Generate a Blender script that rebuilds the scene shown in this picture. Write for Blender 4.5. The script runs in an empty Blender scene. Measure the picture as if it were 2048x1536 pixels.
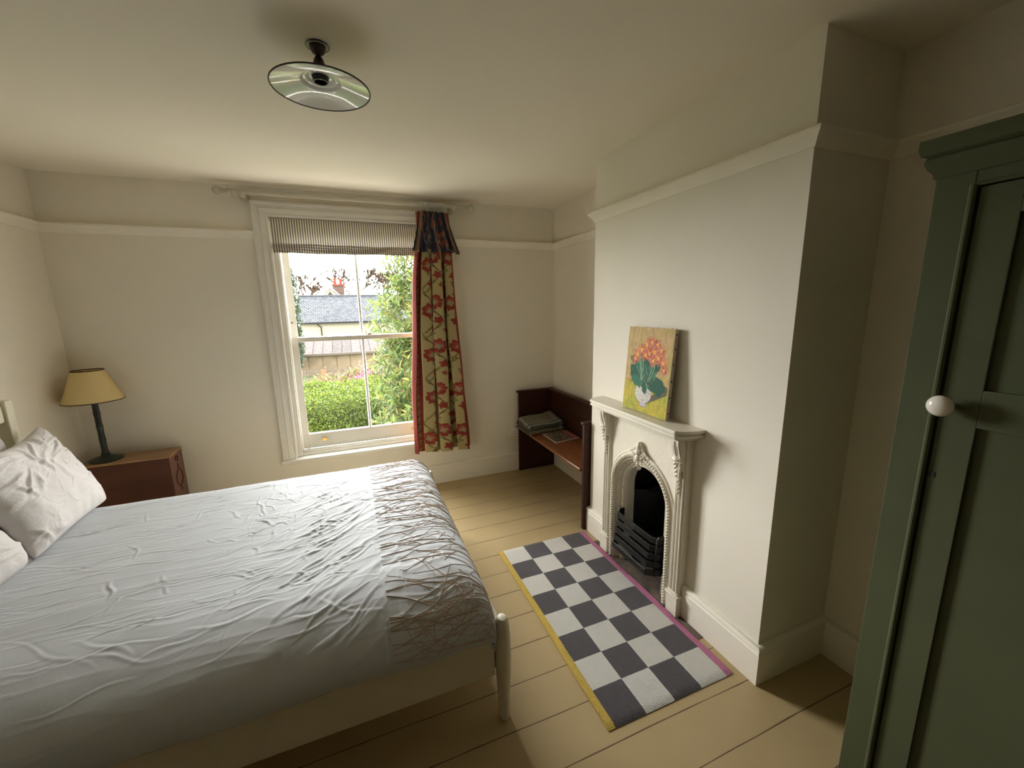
import bpy, math, random
import numpy as np
from mathutils import Vector, Matrix
PI = math.pi
rnd = random.Random(7)
S = bpy.context.scene
COL = S.collection

# ------------------------------------------------------------------ camera
F_PX = 813.55
RT = Vector((0.92896, -0.36973, -0.01819)); UP = Vector((0.08700, 0.17028, 0.98155)); FW = Vector((0.35981, 0.91340, -0.19035))
cd = bpy.data.cameras.new('camera'); cd.sensor_width = 36.0; cd.lens = F_PX / 2048 * 36.0
cd.clip_start = 0.02; cd.clip_end = 300
cam = bpy.data.objects.new('camera', cd); COL.objects.link(cam)
M = Matrix((RT, UP, -FW)).transposed().to_4x4(); M.translation = Vector((-1.515, -3.6052, 1.6279))
cam.matrix_world = M
S.camera = cam

# ------------------------------------------------------------------ world, daylight, exposure
SKY_BASE, SKY_BRIGHT = 9.5, 40.0
w = bpy.data.worlds.new('overcast_sky'); S.world = w; w.use_nodes = True
nt = w.node_tree; nt.nodes.clear()
wo = nt.nodes.new('ShaderNodeOutputWorld'); bg = nt.nodes.new('ShaderNodeBackground')
tc = nt.nodes.new('ShaderNodeTexCoord'); sx = nt.nodes.new('ShaderNodeSeparateXYZ')
# hazy sky, brightest low down on the garden side of the house
mr = nt.nodes.new('ShaderNodeMapRange'); mr.inputs[1].default_value = -0.15; mr.inputs[2].default_value = 0.95
pw0 = nt.nodes.new('ShaderNodeMath'); pw0.operation = 'POWER'; pw0.inputs[1].default_value = 2.0
ma0 = nt.nodes.new('ShaderNodeMath'); ma0.operation = 'MULTIPLY_ADD'; ma0.inputs[1].default_value = SKY_BRIGHT; ma0.inputs[2].default_value = SKY_BASE
nt.links.new(tc.outputs['Generated'], sx.inputs[0]); nt.links.new(sx.outputs[1], mr.inputs[0])
nt.links.new(mr.outputs[0], pw0.inputs[0]); nt.links.new(pw0.outputs[0], ma0.inputs[0]); nt.links.new(ma0.outputs[0], bg.inputs[1])
bg.inputs[0].default_value = (1.0, 0.982, 0.955, 1)
nt.links.new(bg.outputs[0], wo.inputs[0])
pl = bpy.data.lights.new('window_portal', 'AREA'); pl.shape = 'RECTANGLE'; pl.size = 1.14; pl.size_y = 1.62
pl.cycles.is_portal = True
po = bpy.data.objects.new('window_portal', pl); COL.objects.link(po)
po.location = (-1.415, 0.16, 1.24); po.rotation_euler = (-PI / 2, 0, 0)
S.view_settings.view_transform = 'Standard'; S.view_settings.look = 'None'
S.view_settings.gamma = 1.0; S.view_settings.use_curve_mapping = False
S.view_settings.exposure = 0.12
S.cycles.max_bounces = 12; S.cycles.diffuse_bounces = 8; S.cycles.transparent_max_bounces = 12
S.cycles.caustics_reflective = False; S.cycles.caustics_refractive = False

# ------------------------------------------------------------------ materials
MATS = {}
def mat(name, color=(0.8, 0.8, 0.8), rough=0.6, metal=0.0, coat=0.0, noise=0.0, nscale=20.0, bump=0.0, bscale=200.0, vcol=None, spec=0.5, sheen=0.0, nstretch=None):
    if name in MATS: return MATS[name]
    m = bpy.data.materials.new(name); m.use_nodes = True
    n = m.node_tree; b = n.nodes['Principled BSDF']; MATS[name] = m
    b.inputs['Base Color'].default_value = (*color, 1); b.inputs['Roughness'].default_value = rough
    b.inputs['Metallic'].default_value = metal; b.inputs['Coat Weight'].default_value = coat
    b.inputs['Specular IOR Level'].default_value = spec; b.inputs['Sheen Weight'].default_value = sheen
    t = n.nodes.new('ShaderNodeTexCoord'); src = t.outputs['Object']
    if nstretch:
        mp = n.nodes.new('ShaderNodeMapping'); mp.inputs['Scale'].default_value = nstretch
        n.links.new(src, mp.inputs[0]); src = mp.outputs[0]
    last = None
    if vcol:
        a = n.nodes.new('ShaderNodeVertexColor'); a.layer_name = vcol; last = a.outputs[0]
    if noise > 0:
        nz = n.nodes.new('ShaderNodeTexNoise'); nz.inputs['Scale'].default_value = nscale; nz.inputs['Detail'].default_value = 5
        n.links.new(src, nz.inputs['Vector'])
        r = n.nodes.new('ShaderNodeMapRange'); r.inputs[1].default_value = 0.3; r.inputs[2].default_value = 0.7
        r.inputs[3].default_value = 1 - noise; r.inputs[4].default_value = 1 + noise
        n.links.new(nz.outputs[0], r.inputs[0])
        h = n.nodes.new('ShaderNodeVectorMath'); h.operation = 'SCALE'
        if last: n.links.new(last, h.inputs[0])
        else: h.inputs[0].default_value = color
        n.links.new(r.outputs[0], h.inputs['Scale']); last = h.outputs[0]
    if last: n.links.new(last, b.inputs['Base Color'])
    if bump > 0:
        bz = n.nodes.new('ShaderNodeTexNoise'); bz.inputs['Scale'].default_value = bscale; bz.inputs['Detail'].default_value = 3
        n.links.new(src, bz.inputs['Vector'])
        bp = n.nodes.new('ShaderNodeBump'); bp.inputs['Strength'].default_value = bump; bp.inputs['Distance'].default_value = 0.01
        n.links.new(bz.outputs[0], bp.inputs['Height']); n.links.new(bp.outputs[0], b.inputs['Normal'])
    return m

wall_m = mat('wall_paint', (0.790, 0.748, 0.655), 0.85, noise=0.015, nscale=3, bump=0.12, bscale=9)
ceil_m = mat('ceiling_paint', (0.850, 0.803, 0.690), 0.9, noise=0.01, nscale=2, bump=0.08, bscale=6)
trim_m = mat('trim_paint', (0.850, 0.810, 0.710), 0.5, noise=0.015, nscale=8, bump=0.05, bscale=30)
wintrim_m = mat('window_paint', (0.740, 0.715, 0.650), 0.42, noise=0.02, nscale=12, bump=0.04, bscale=60)
pole_m = mat('pole_paint', (0.50, 0.475, 0.38), 0.55)
iron_m = mat('white_iron_paint', (0.730, 0.690, 0.590), 0.38, noise=0.03, nscale=30, bump=0.1, bscale=80)
black_m = mat('black_iron', (0.010, 0.009, 0.009), 0.40, spec=0.3, metal=0.0, noise=0.3, nscale=25, bump=0.2, bscale=90)
soot_m = mat('sooty_brick', (0.014, 0.012, 0.010), 0.85, noise=0.5, nscale=12, bump=0.5, bscale=30)
hearth_m = mat('hearth_slab', (0.115, 0.088, 0.066), 0.8, noise=0.45, nscale=14, bump=0.3, bscale=60)
green_m = mat('green_paint', (0.068, 0.077, 0.037), 0.7, spec=0.2, noise=0.05, nscale=9, bump=0.05, bscale=20)
knob_m = mat('white_ceramic', (0.72, 0.68, 0.62), 0.12, coat=0.5)
bedp_m = mat('bed_paint', (0.62, 0.585, 0.450), 0.5, noise=0.03, nscale=10)
duvet_m = mat('duvet_cotton', (0.470, 0.495, 0.520), 0.85, bump=0.06, bscale=350, sheen=0.1)
pillow_m = mat('pillow_linen', (0.560, 0.535, 0.520), 0.9, bump=0.2, bscale=260, noise=0.02, nscale=30, sheen=0.1)
mattress_m = mat('mattress_ticking', (0.7, 0.69, 0.65), 0.9)
twig_m = mat('twig_thread', (0.400, 0.300, 0.225), 0.85)
oak_m = mat('worn_wood_top', (0.330, 0.195, 0.095), 0.5, noise=0.25, nscale=5, nstretch=(1, 6, 6))
maho_m = mat('dark_red_wood', (0.100, 0.028, 0.014), 0.4, noise=0.25, nscale=4, nstretch=(1, 6, 2))
sidew_m = mat('side_red_wood', (0.155, 0.062, 0.042), 0.4, noise=0.2, nscale=8)
pew_m = mat('dark_pew_wood', (0.040, 0.012, 0.006), 0.45, spec=0.3, noise=0.35, nscale=5, nstretch=(6, 0.8, 6))
seat_m = mat('worn_seat_wood', (0.200, 0.068, 0.024), 0.30, noise=0.35, nscale=5, nstretch=(8, 0.8, 8))
shade_m = mat('cream_lampshade', (0.72, 0.56, 0.27), 0.75, bump=0.05, bscale=400)
gb_m = mat('green_bronze', (0.028, 0.038, 0.030), 0.38, metal=0.3, noise=0.3, nscale=30, bump=0.1, bscale=120)
darktrim_m = mat('dark_brown_trim', (0.05, 0.025, 0.012), 0.6)
enamel_m = mat('white_enamel', (0.66, 0.68, 0.66), 0.13, coat=1.0)
brownb_m = mat('dark_bakelite', (0.020, 0.009, 0.006), 0.3)
brass_m = mat('brass', (0.75, 0.50, 0.16), 0.22, metal=1.0)
socket_m = mat('socket_plastic', (0.86, 0.84, 0.80), 0.35)
paper_m = mat('paper_edge', (0.75, 0.66, 0.58), 0.8)

def nodes(m): return m.node_tree, m.node_tree.nodes['Principled BSDF']

# painted floorboards, running along the window wall
def floor_material():
    m = mat('painted_floorboards', (0.36, 0.285, 0.17), 0.33, spec=0.3)
    n, b = nodes(m)
    L = n.links; N = n.nodes.new
    t = N('ShaderNodeTexCoord'); s = N('ShaderNodeSeparateXYZ'); L.new(t.outputs['Object'], s.inputs[0])
    wn = N('ShaderNodeTexNoise'); wn.inputs['Scale'].default_value = 1.3; L.new(t.outputs['Object'], wn.inputs['Vector'])
    wm = N('ShaderNodeMath'); wm.operation = 'MULTIPLY_ADD'; wm.inputs[1].default_value = 0.02; wm.inputs[2].default_value = 0.0
    L.new(wn.outputs[0], wm.inputs[0])
    ad = N('ShaderNodeMath'); ad.operation = 'ADD'; L.new(s.outputs[1], ad.inputs[0]); L.new(wm.outputs[0], ad.inputs[1])
    dv = N('ShaderNodeMath'); dv.operation = 'DIVIDE'; dv.inputs[1].default_value = 0.1835; L.new(ad.outputs[0], dv.inputs[0])
    fr = N('ShaderNodeMath'); fr.operation = 'FRACT'; L.new(dv.outputs[0], fr.inputs[0])
    # gap lines at the board edges
    sub = N('ShaderNodeMath'); sub.operation = 'SUBTRACT'; sub.inputs[1].default_value = 0.5; L.new(fr.outputs[0], sub.inputs[0])
    ab = N('ShaderNodeMath'); ab.operation = 'ABSOLUTE'; L.new(sub.outputs[0], ab.inputs[0])
    mp = N('ShaderNodeMapping'); mp.inputs['Scale'].default_value = (3.0, 30, 1); L.new(t.outputs['Object'], mp.inputs[0])
    jn = N('ShaderNodeTexNoise'); jn.inputs['Scale'].default_value = 2.0; jn.inputs['Detail'].default_value = 6; L.new(mp.outputs[0], jn.inputs['Vector'])
    thr = N('ShaderNodeMapRange'); thr.inputs[1].default_value = 0.3; thr.inputs[2].default_value = 0.75; thr.inputs[3].default_value = 0.493; thr.inputs[4].default_value = 0.480
    L.new(jn.outputs[0], thr.inputs[0])
    gt = N('ShaderNodeMath'); gt.operation = 'GREATER_THAN'; L.new(ab.outputs[0], gt.inputs[0]); L.new(thr.outputs[0], gt.inputs[1])
    # worn chips, elongated along the board
    mp2 = N('ShaderNodeMapping'); mp2.inputs['Scale'].default_value = (3.5, 22, 1); L.new(t.outputs['Object'], mp2.inputs[0])
    cn = N('ShaderNodeTexNoise'); cn.inputs['Scale'].default_value = 2.2; cn.inputs['Detail'].default_value = 8; cn.inputs['Roughness'].default_value = 0.65
    L.new(mp2.outputs[0], cn.inputs['Vector'])
    g2 = N('ShaderNodeMath'); g2.operation = 'GREATER_THAN'; g2.inputs[1].default_value = 0.725; L.new(cn.outputs[0], g2.inputs[0])
    mxx = N('ShaderNodeMath'); mxx.operation = 'MAXIMUM'; L.new(gt.outputs[0], mxx.inputs[0]); L.new(g2.outputs[0], mxx.inputs[1])
    tn = N('ShaderNodeTexNoise'); tn.inputs['Scale'].default_value = 5; tn.inputs['Detail'].default_value = 6; L.new(t.outputs['Object'], tn.inputs['Vector'])
    cr = N('ShaderNodeMixRGB'); cr.inputs[1].default_value = (0.385, 0.292, 0.150, 1); cr.inputs[2].default_value = (0.450, 0.345, 0.188, 1); L.new(tn.outputs[0], cr.inputs[0])
    mix = N('ShaderNodeMixRGB'); mix.inputs[2].default_value = (0.135, 0.085, 0.045, 1); L.new(cr.outputs[0], mix.inputs[1]); L.new(mxx.outputs[0], mix.inputs[0])
    L.new(mix.outputs[0], b.inputs['Base Color'])
    iv = N('ShaderNodeMath'); iv.operation = 'MULTIPLY_ADD'; iv.inputs[1].default_value = -1.0; L.new(mxx.outputs[0], iv.inputs[0]); L.new(tn.outputs[0], iv.inputs[2])
    bp = N('ShaderNodeBump'); bp.inputs['Strength'].default_value = 0.35; bp.inputs['Distance'].default_value = 0.003
    L.new(iv.outputs[0], bp.inputs['Height']); L.new(bp.outputs[0], b.inputs['Normal'])
    b.inputs['Roughness'].default_value = 0.38
    return m
floor_m = floor_material()

def glass_material():
    m = bpy.data.materials.new('window_glass'); m.use_nodes = True; n = m.node_tree; n.nodes.clear()
    o = n.nodes.new('ShaderNodeOutputMaterial'); a = n.nodes.new('ShaderNodeBsdfTransparent'); g = n.nodes.new('ShaderNodeBsdfGlossy')
    g.inputs['Roughness'].default_value = 0.02; a.inputs[0].default_value = (0.97, 0.98, 0.975, 1)
    f = n.nodes.new('ShaderNodeFresnel'); f.inputs[0].default_value = 1.3
    x = n.nodes.new('ShaderNodeMixShader')
    n.links.new(f.outputs[0], x.inputs[0]); n.links.new(a.outputs[0], x.inputs[1]); n.links.new(g.outputs[0], x.inputs[2]); n.links.new(x.outputs[0], o.inputs[0])
    return m
glass_m = glass_material()

# ------------------------------------------------------------------ mesh helpers
class MB:
    def __init__(s): s.v = []; s.f = []
    def add(s, vs, fs):
        k = len(s.v); s.v += [tuple(p) for p in vs]; s.f += [tuple(i + k for i in f) for f in fs]; return s
    def box(s, x0, x1, y0, y1, z0, z1, mtx=None):
        vs = [(x, y, z) for x in (x0, x1) for y in (y0, y1) for z in (z0, z1)]
        if mtx: vs = [mtx @ Vector(p) for p in vs]
        return s.add(vs, [(0, 1, 3, 2), (4, 6, 7, 5), (0, 4, 5, 1), (2, 3, 7, 6), (0, 2, 6, 4), (1, 5, 7, 3)])
    def prism(s, pts, lo, hi, axis=2):
        """pts: 2D outline; extruded along axis from lo to hi (the other two axes in order)"""
        def mk(p, h):
            q = [0, 0, 0]; o = [a for a in range(3) if a != axis]; q[o[0]], q[o[1]] = p; q[axis] = h; return tuple(q)
        n = len(pts); vs = [mk(p, lo) for p in pts] + [mk(p, hi) for p in pts]
        fs = [tuple(range(n))[::-1], tuple(range(n, 2 * n))] + [(i, (i + 1) % n, n + (i + 1) % n, n + i) for i in range(n)]
        return s.add(vs, fs)
    def lathe(s, prof, c=(0, 0, 0), n=24, mtx=None, caps=True):
        vs = []; fs = []
        for r, z in prof:
            for k in range(n):
                a = 2 * PI * k / n; p = Vector((r * math.cos(a), r * math.sin(a), z))
                if mtx: p = mtx @ p
                vs.append((p.x + c[0], p.y + c[1], p.z + c[2]))
        for j in range(len(prof) - 1):
            for k in range(n): fs.append((j * n + k, j * n + (k + 1) % n, (j + 1) * n + (k + 1) % n, (j + 1) * n + k))
        if caps:
            fs.append(tuple(range(n))[::-1]); fs.append(tuple((len(prof) - 1) * n + k for k in range(n)))
        return s.add(vs, fs)
    def tube(s, pts, r, n=8, closed=False):
        pts = [Vector(p) for p in pts]; m = len(pts); vs = []; fs = []
        rr = r if isinstance(r, (list, tuple)) else [r] * m
        up = None
        for i, p in enumerate(pts):
            a = pts[(i - 1) % m] if (closed or i > 0) else p; b = pts[(i + 1) % m] if (closed or i < m - 1) else p
            d = (b - a).normalized()
            if up is None:
                up = Vector((0, 0, 1)) if abs(d.z) < 0.9 else Vector((1, 0, 0))
            e = d.cross(up); e.normalize(); up = e.cross(d).normalized()
            for k in range(n):
                t = 2 * PI * k / n; vs.append(p + e * math.cos(t) * rr[i] + up * math.sin(t) * rr[i])
        for i in range(m if closed else m - 1):
            j = (i + 1) % m
            for k in range(n): fs.append((i * n + k, i * n + (k + 1) % n, j * n + (k + 1) % n, j * n + k))
        if not closed: fs += [tuple(range(n))[::-1], tuple((m - 1) * n + k for k in range(n))]
        return s.add(vs, fs)
    def sweep(s, path, prof, closed=False, caps=True):
        """prof: (out, up) pairs swept along a horizontal path of (x, y, z0); 'out' is to the LEFT of the path, mitred"""
        P = [Vector(p[:2]) for p in path]; m = len(P); k = len(prof); vs = []; fs = []
        for i in range(m):
            d1 = (P[i] - P[i - 1]).normalized() if (i > 0 or closed) else None
            d2 = (P[(i + 1) % m] - P[i]).normalized() if (i < m - 1 or closed) else None
            d1 = d1 or d2; d2 = d2 or d1
            n1 = Vector((-d1.y, d1.x)); n2 = Vector((-d2.y, d2.x)); b = (n1 + n2); b = b / max(1e-6, b.dot(n1))
            for o, u in prof: vs.append((P[i].x + b.x * o, P[i].y + b.y * o, path[i][2] + u))
        for i in range(m if closed else m - 1):
            j = (i + 1) % m
            for q in range(k): fs.append((i * k + q, j * k + q, j * k + (q + 1) % k, i * k + (q + 1) % k))
        if caps and not closed: fs += [tuple(range(k)), tuple((m - 1) * k + q for q in range(k))[::-1]]
        return s.add(vs, fs)
    def ell(s, c, r, n=10, m=7, mtx=None):
        vs = []; fs = []
        for j in range(m + 1):
            t = PI * j / m
            for k in range(n):
                a = 2 * PI * k / n; p = Vector((r[0] * math.sin(t) * math.cos(a), r[1] * math.sin(t) * math.sin(a), r[2] * math.cos(t)))
                if mtx: p = mtx @ p
                vs.append((p.x + c[0], p.y + c[1], p.z + c[2]))
        for j in range(m):
            for k in range(n): fs.append((j * n + k, j * n + (k + 1) % n, (j + 1) * n + (k + 1) % n, (j + 1) * n + k))
        return s.add(vs, fs)
    def build(s, name, m, parent=None, smooth=35, bevel=0, seg=2):
        me = bpy.data.meshes.new(name); me.from_pydata(s.v, [], s.f); me.materials.append(m)
        import bmesh
        bm = bmesh.new(); bm.from_mesh(me); bmesh.ops.remove_doubles(bm, verts=bm.verts, dist=1e-6)
        bmesh.ops.recalc_face_normals(bm, faces=bm.faces); bm.to_mesh(me); bm.free()
        return link(name, me, parent, smooth, bevel, seg)

def link(name, me, parent=None, smooth=35, bevel=0, seg=2):
    if smooth:
        me.polygons.foreach_set('use_smooth', [True] * len(me.polygons))
        if smooth < 180: me.set_sharp_from_angle(angle=math.radians(smooth))
    o = bpy.data.objects.new(name, me); COL.objects.link(o)
    if bevel:
        b = o.modifiers.new('bevel', 'BEVEL'); b.width = bevel; b.segments = seg; b.limit_method = 'ANGLE'; b.angle_limit = math.radians(40)
        b.harden_normals = False
    if parent:
        o.parent = parent; o.matrix_parent_inverse = Matrix.Translation(-Vector(parent.location))
    return o

def grid_mesh(name, Pn, m, col=None, closed_u=False):
    """Pn: (nu, nv, 3) array -> quad mesh; col: (nu, nv, 3)"""
    nu, nv = Pn.shape[:2]
    me = bpy.data.meshes.new(name)
    idx = np.arange(nu * nv).reshape(nu, nv)
    if closed_u: idx = np.vstack([idx, idx[:1]])
    a = idx[:-1, :-1].ravel(); b = idx[1:, :-1].ravel(); c = idx[1:, 1:].ravel(); d = idx[:-1, 1:].ravel()
    q = np.stack([a, b, c, d], 1)
    me.vertices.add(nu * nv); me.vertices.foreach_set('co', Pn.reshape(-1).astype(np.float32))
    me.loops.add(q.size); me.loops.foreach_set('vertex_index', q.ravel().astype(np.int32))
    me.polygons.add(len(q)); me.polygons.foreach_set('loop_start', np.arange(0, q.size, 4, dtype=np.int32))
    me.update(calc_edges=True); me.validate()
    if col is not None:
        ca = me.color_attributes.new('Col', 'FLOAT_COLOR', 'POINT')
        cc = np.ones((nu * nv, 4), np.float32); cc[:, :3] = col.reshape(-1, 3); ca.data.foreach_set('color', cc.ravel())
    me.materials.append(m)
    return me

def prop(o, label=None, cat=None, group=None, kind=None):
    if label: o['label'] = label
    if cat: o['category'] = cat
    if group: o['group'] = group
    if kind: o['kind'] = kind
    return o
def thing(name, label, cat, loc=(0, 0, 0), group=None):
    o = bpy.data.objects.new(name, None); COL.objects.link(o); o.location = loc; o.empty_display_size = 0.05
    return prop(o, label, cat, group)
def struct(o): o['kind'] = 'structure'; return o

# vectorised value noise
def hash2(i, j, seed):
    h = np.sin(i * 127.1 + j * 311.7 + seed * 74.7) * 43758.5453
    return h - np.floor(h)
def vnoise(x, y, seed=0):
    i = np.floor(x); j = np.floor(y); f = x - i; g = y - j
    f = f * f * (3 - 2 * f); g = g * g * (3 - 2 * g)
    a = hash2(i, j, seed); b = hash2(i + 1, j, seed); c = hash2(i, j + 1, seed); d = hash2(i + 1, j + 1, seed)
    return a + (b - a) * f + (c - a) * g + (a - b - c + d) * f * g
def fbm(x, y, seed=0, o=3):
    s = 0; a = 0.5
    for k in range(o): s = s + a * vnoise(x * 2 ** k, y * 2 ** k, seed + k * 3.1); a *= 0.5
    return s
def ridge(x, y, seed=0, p=4): return (1 - np.abs(2 * vnoise(x, y, seed) - 1)) ** p
def sstep(a, b, x): t = np.clip((x - a) / (b - a), 0, 1); return t * t * (3 - 2 * t)

# ------------------------------------------------------------------ room shell
XL, XC, XA, XB = -3.283, 0.0, 0.360, 0.430
Y1, Y2, YR, H = -1.264, -2.590, -4.75, 2.50
WX0, WX1, WZ0, WZ1 = -2.000, -0.832, 0.405, 2.300

struct(MB().box(XL - 0.2, 0.7, YR - 0.2, 0.28, -0.15, 0.0).build('floor', floor_m, smooth=0))
struct(MB().box(XL - 0.2, 0.7, YR - 0.2, 0.28, H, H + 0.15).build('ceiling', ceil_m, smooth=0))
wb = MB(); wb.box(XL - 0.2, WX0, 0, 0.28, 0, H); wb.box(WX1, 0.7, 0, 0.28, 0, H); wb.box(WX0, WX1, 0, 0.28, 0, WZ0); wb.box(WX0, WX1, 0, 0.28, WZ1, H)
struct(wb.build('wall_back', wall_m, smooth=0))
struct(MB().box(XL - 0.2, XL, YR, 0, 0, H).build('wall_left', wall_m, smooth=0))
wr = MB(); wr.box(XA, 0.7, Y1, 0, 0, H); wr.box(XB, 0.7, YR, Y1, 0, H)
struct(wr.build('wall_right', wall_m, smooth=0))
struct(MB().box(XL - 0.2, 0.7, YR - 0.2, YR, 0, H).build('wall_front', mat('rear_bounce_cut', (0.20, 0.17, 0.13), 0.9), smooth=0))  # unseen rear wall, colour darkened to cut light bounced back into the room
# chimney breast with the fire opening left out
OC, OHW, OSP = -1.832, 0.200, 0.52   # opening centre y, half width, springing height
ch = MB()
ch.box(XC, XB, OC + 0.30, Y1, 0, H); ch.box(XC, XB, Y2, OC - 0.30, 0, H); ch.box(XC, XB, OC - 0.30, OC + 0.30, 0.86, H)
struct(ch.build('wall_chimney', wall_m, smooth=0))

BBP = [(0, 0), (0.025, 0), (0.025, 0.145), (0.021, 0.150), (0.021, 0.155), (0.026, 0.160), (0.024, 0.170), (0.012, 0.178), (0, 0.178)]
def flip(p): return [(-a, b) for a, b in p]
def base(name, path): struct(MB().sweep([(x, y, 0) for x, y in path], BBP).build(name, trim_m, bevel=0))
base('baseboard_back', [(XA, 0), (XL, 0)])
base('baseboard_left', [(XL, 0), (XL, YR)])
base('baseboard_right', [(XB, YR), (XB, Y2 - 0.0), (XC, Y2), (XC, OC - 0.345)])
base('baseboard_chimney', [(XC, -1.485), (XC, Y1), (XA, Y1), (XA, 0)])
RP = [(0, 0), (0.006, 0.0), (0.010, 0.008), (0.018, 0.022), (0.030, 0.034), (0.038, 0.044), (0.038, 0.054), (0.030, 0.058), (0, 0.058)]
def rail(name, path, z=2.135): struct(MB().sweep([(x, y, z) for x, y in path], RP).build(name, trim_m))
rail('trim_1', [(-2.093, 0), (XL, 0), (XL, YR)])
rail('trim_2', [(XA, 0), (-0.73, 0)])
rail('trim_3', [(XB, YR), (XB, Y2), (XC, Y2), (XC, Y1), (XA, Y1), (XA, 0)])

# ------------------------------------------------------------------ window
win = thing('window_1', None, None, (-1.415, 0, WZ0)); struct(win)
cas = MB()
def casing_run(path_pts, inward):
    pass
CP = [(0.000, 0), (0.000, 0.022), (0.012, 0.030), (0.016, 0.030), (0.020, 0.024), (0.030, 0.024), (0.046, 0.036), (0.058, 0.040), (0.062, 0.032), (0.082, 0.034), (0.090, 0.044), (0.104, 0.044), (0.108, 0.036), (0.108, 0)]
# profile: a = distance outward from the opening, b = projection into the room (-y); mitred around left, top, right
x0, x1, zt = WX0 + 0.006, WX1 - 0.006, WZ1 - 0.006
vs = []; fs = []
k = len(CP)
for (cx, cz, sx_, sz_) in ((x0, 0.43, -1, 0), (x0, zt, -1, 1), (x1, zt, 1, 1), (x1, 0.43, 1, 0)):
    for a, b in CP: vs.append((cx + sx_ * a, -b, cz + sz_ * a))
for i in range(3):
    for q in range(k): fs.append((i * k + q, (i + 1) * k + q, (i + 1) * k + (q + 1) % k, i * k + (q + 1) % k))
fs += [tuple(range(k)), tuple(3 * k + q for q in range(k))]
cas.add(vs, fs).build('casing', wintrim_m, win)
MB().box(-2.112, -0.722, -0.062, 0.075, 0.398, 0.430).build('sill', wintrim_m, win, bevel=0.006)
bf = MB()
for xa, xb in ((WX0, -1.962), (-0.870, WX1)):
    bf.box(xa, xb, 0.004, 0.26, 0.43, WZ1)
bf.box(-1.962, -1.952, 0.03, 0.048, 0.44, 2.28).box(-0.880, -0.870, 0.03, 0.048, 0.44, 2.28)
bf.box(-1.962, -0.870, 0.004, 0.26, 2.262, WZ1)
bf.box(WX0, WX1, 0.075, 0.30, 0.395, 0.458).box(-1.962, -0.870, 0.030, 0.075, 0.43, 0.470).box(-1.962, -0.870, 0.02, 0.030, 0.43, 0.452)
bf.build('window_frame', wintrim_m, win, bevel=0.003)
def sash(name, y0, y1, z0, z1, br, tr, st=0.046):
    s = MB(); xa, xb = -1.956, -0.876
    s.box(xa, xa + st, y0, y1, z0, z1).box(xb - st, xb, y0, y1, z0, z1)
    s.box(xa + st, xb - st, y0, y1, z0, z0 + br).box(xa + st, xb - st, y0, y1, z1 - tr, z1)
    o = s.build(name, wintrim_m, win, bevel=0.003)
    g = MB().prism([(-1.428, y0 + 0.016), (-1.423, y0), (-1.409, y0), (-1.404, y0 + 0.016), (-1.404, y1), (-1.428, y1)], z0 + br, z1 - tr, 2)
    return o, g
lo, g1 = sash('lower_sash', 0.076, 0.116, 0.470, 1.402, 0.124, 0.036)
up_, g2 = sash('upper_sash', 0.124, 0.164, 1.366, 2.262, 0.036, 0.06)
for par, g in ((lo, g1), (up_, g2)):
    b = g.build('glazing_bar', wintrim_m, par)
for par, yy, za, zb in ((lo, 0.096, 0.585, 1.372), (up_, 0.146, 1.395, 2.21)):
    for xa, xb in ((-1.918, -1.423), (-1.409, -0.914)):
        MB().add([(xa, yy, za), (xb, yy, za), (xb, yy, zb), (xa, yy, zb)], [(0, 1, 2, 3)]).build('pane', glass_m, par, smooth=0)
for sxp in (-1.790, -1.038):
    l = MB(); l.box(sxp - 0.022, sxp + 0.022, 0.0725, 0.076, 0.525, 0.542)
    l.tube([(sxp - 0.018, 0.072, 0.540), (sxp - 0.016, 0.052, 0.548), (sxp, 0.046, 0.551), (sxp + 0.016, 0.052, 0.548), (sxp + 0.018, 0.072, 0.540)], 0.004, 8)
    l.tube([(sxp - 0.010, 0.060, 0.549), (sxp, 0.052, 0.552), (sxp + 0.010, 0.060, 0.549)], 0.005, 8)
    prop(l.build('sash_lift', brass_m, lo), 'brass sash lift')
MB().lathe([(0.006, 0), (0.006, 0.004), (0.003, 0.005)], (-1.938, 0.124, 1.52), 12, Matrix.Rotation(PI / 2, 4, 'X')).build('screw', mat('dark_metal', (0.06, 0.05, 0.04), 0.4, metal=0.6), up_)
ft = MB(); ft.box(-1.385, -1.345, 0.085, 0.125, 1.402, 1.408); ft.lathe([(0.004, 0), (0.004, 0.012), (0.010, 0.016), (0.009, 0.026), (0.003, 0.030)], (-1.385, 0.10, 1.408), 12); ft.box(-1.372, -1.335, 0.095, 0.110, 1.408, 1.416)
ft.build('sash_catch', brass_m, lo)

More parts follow.
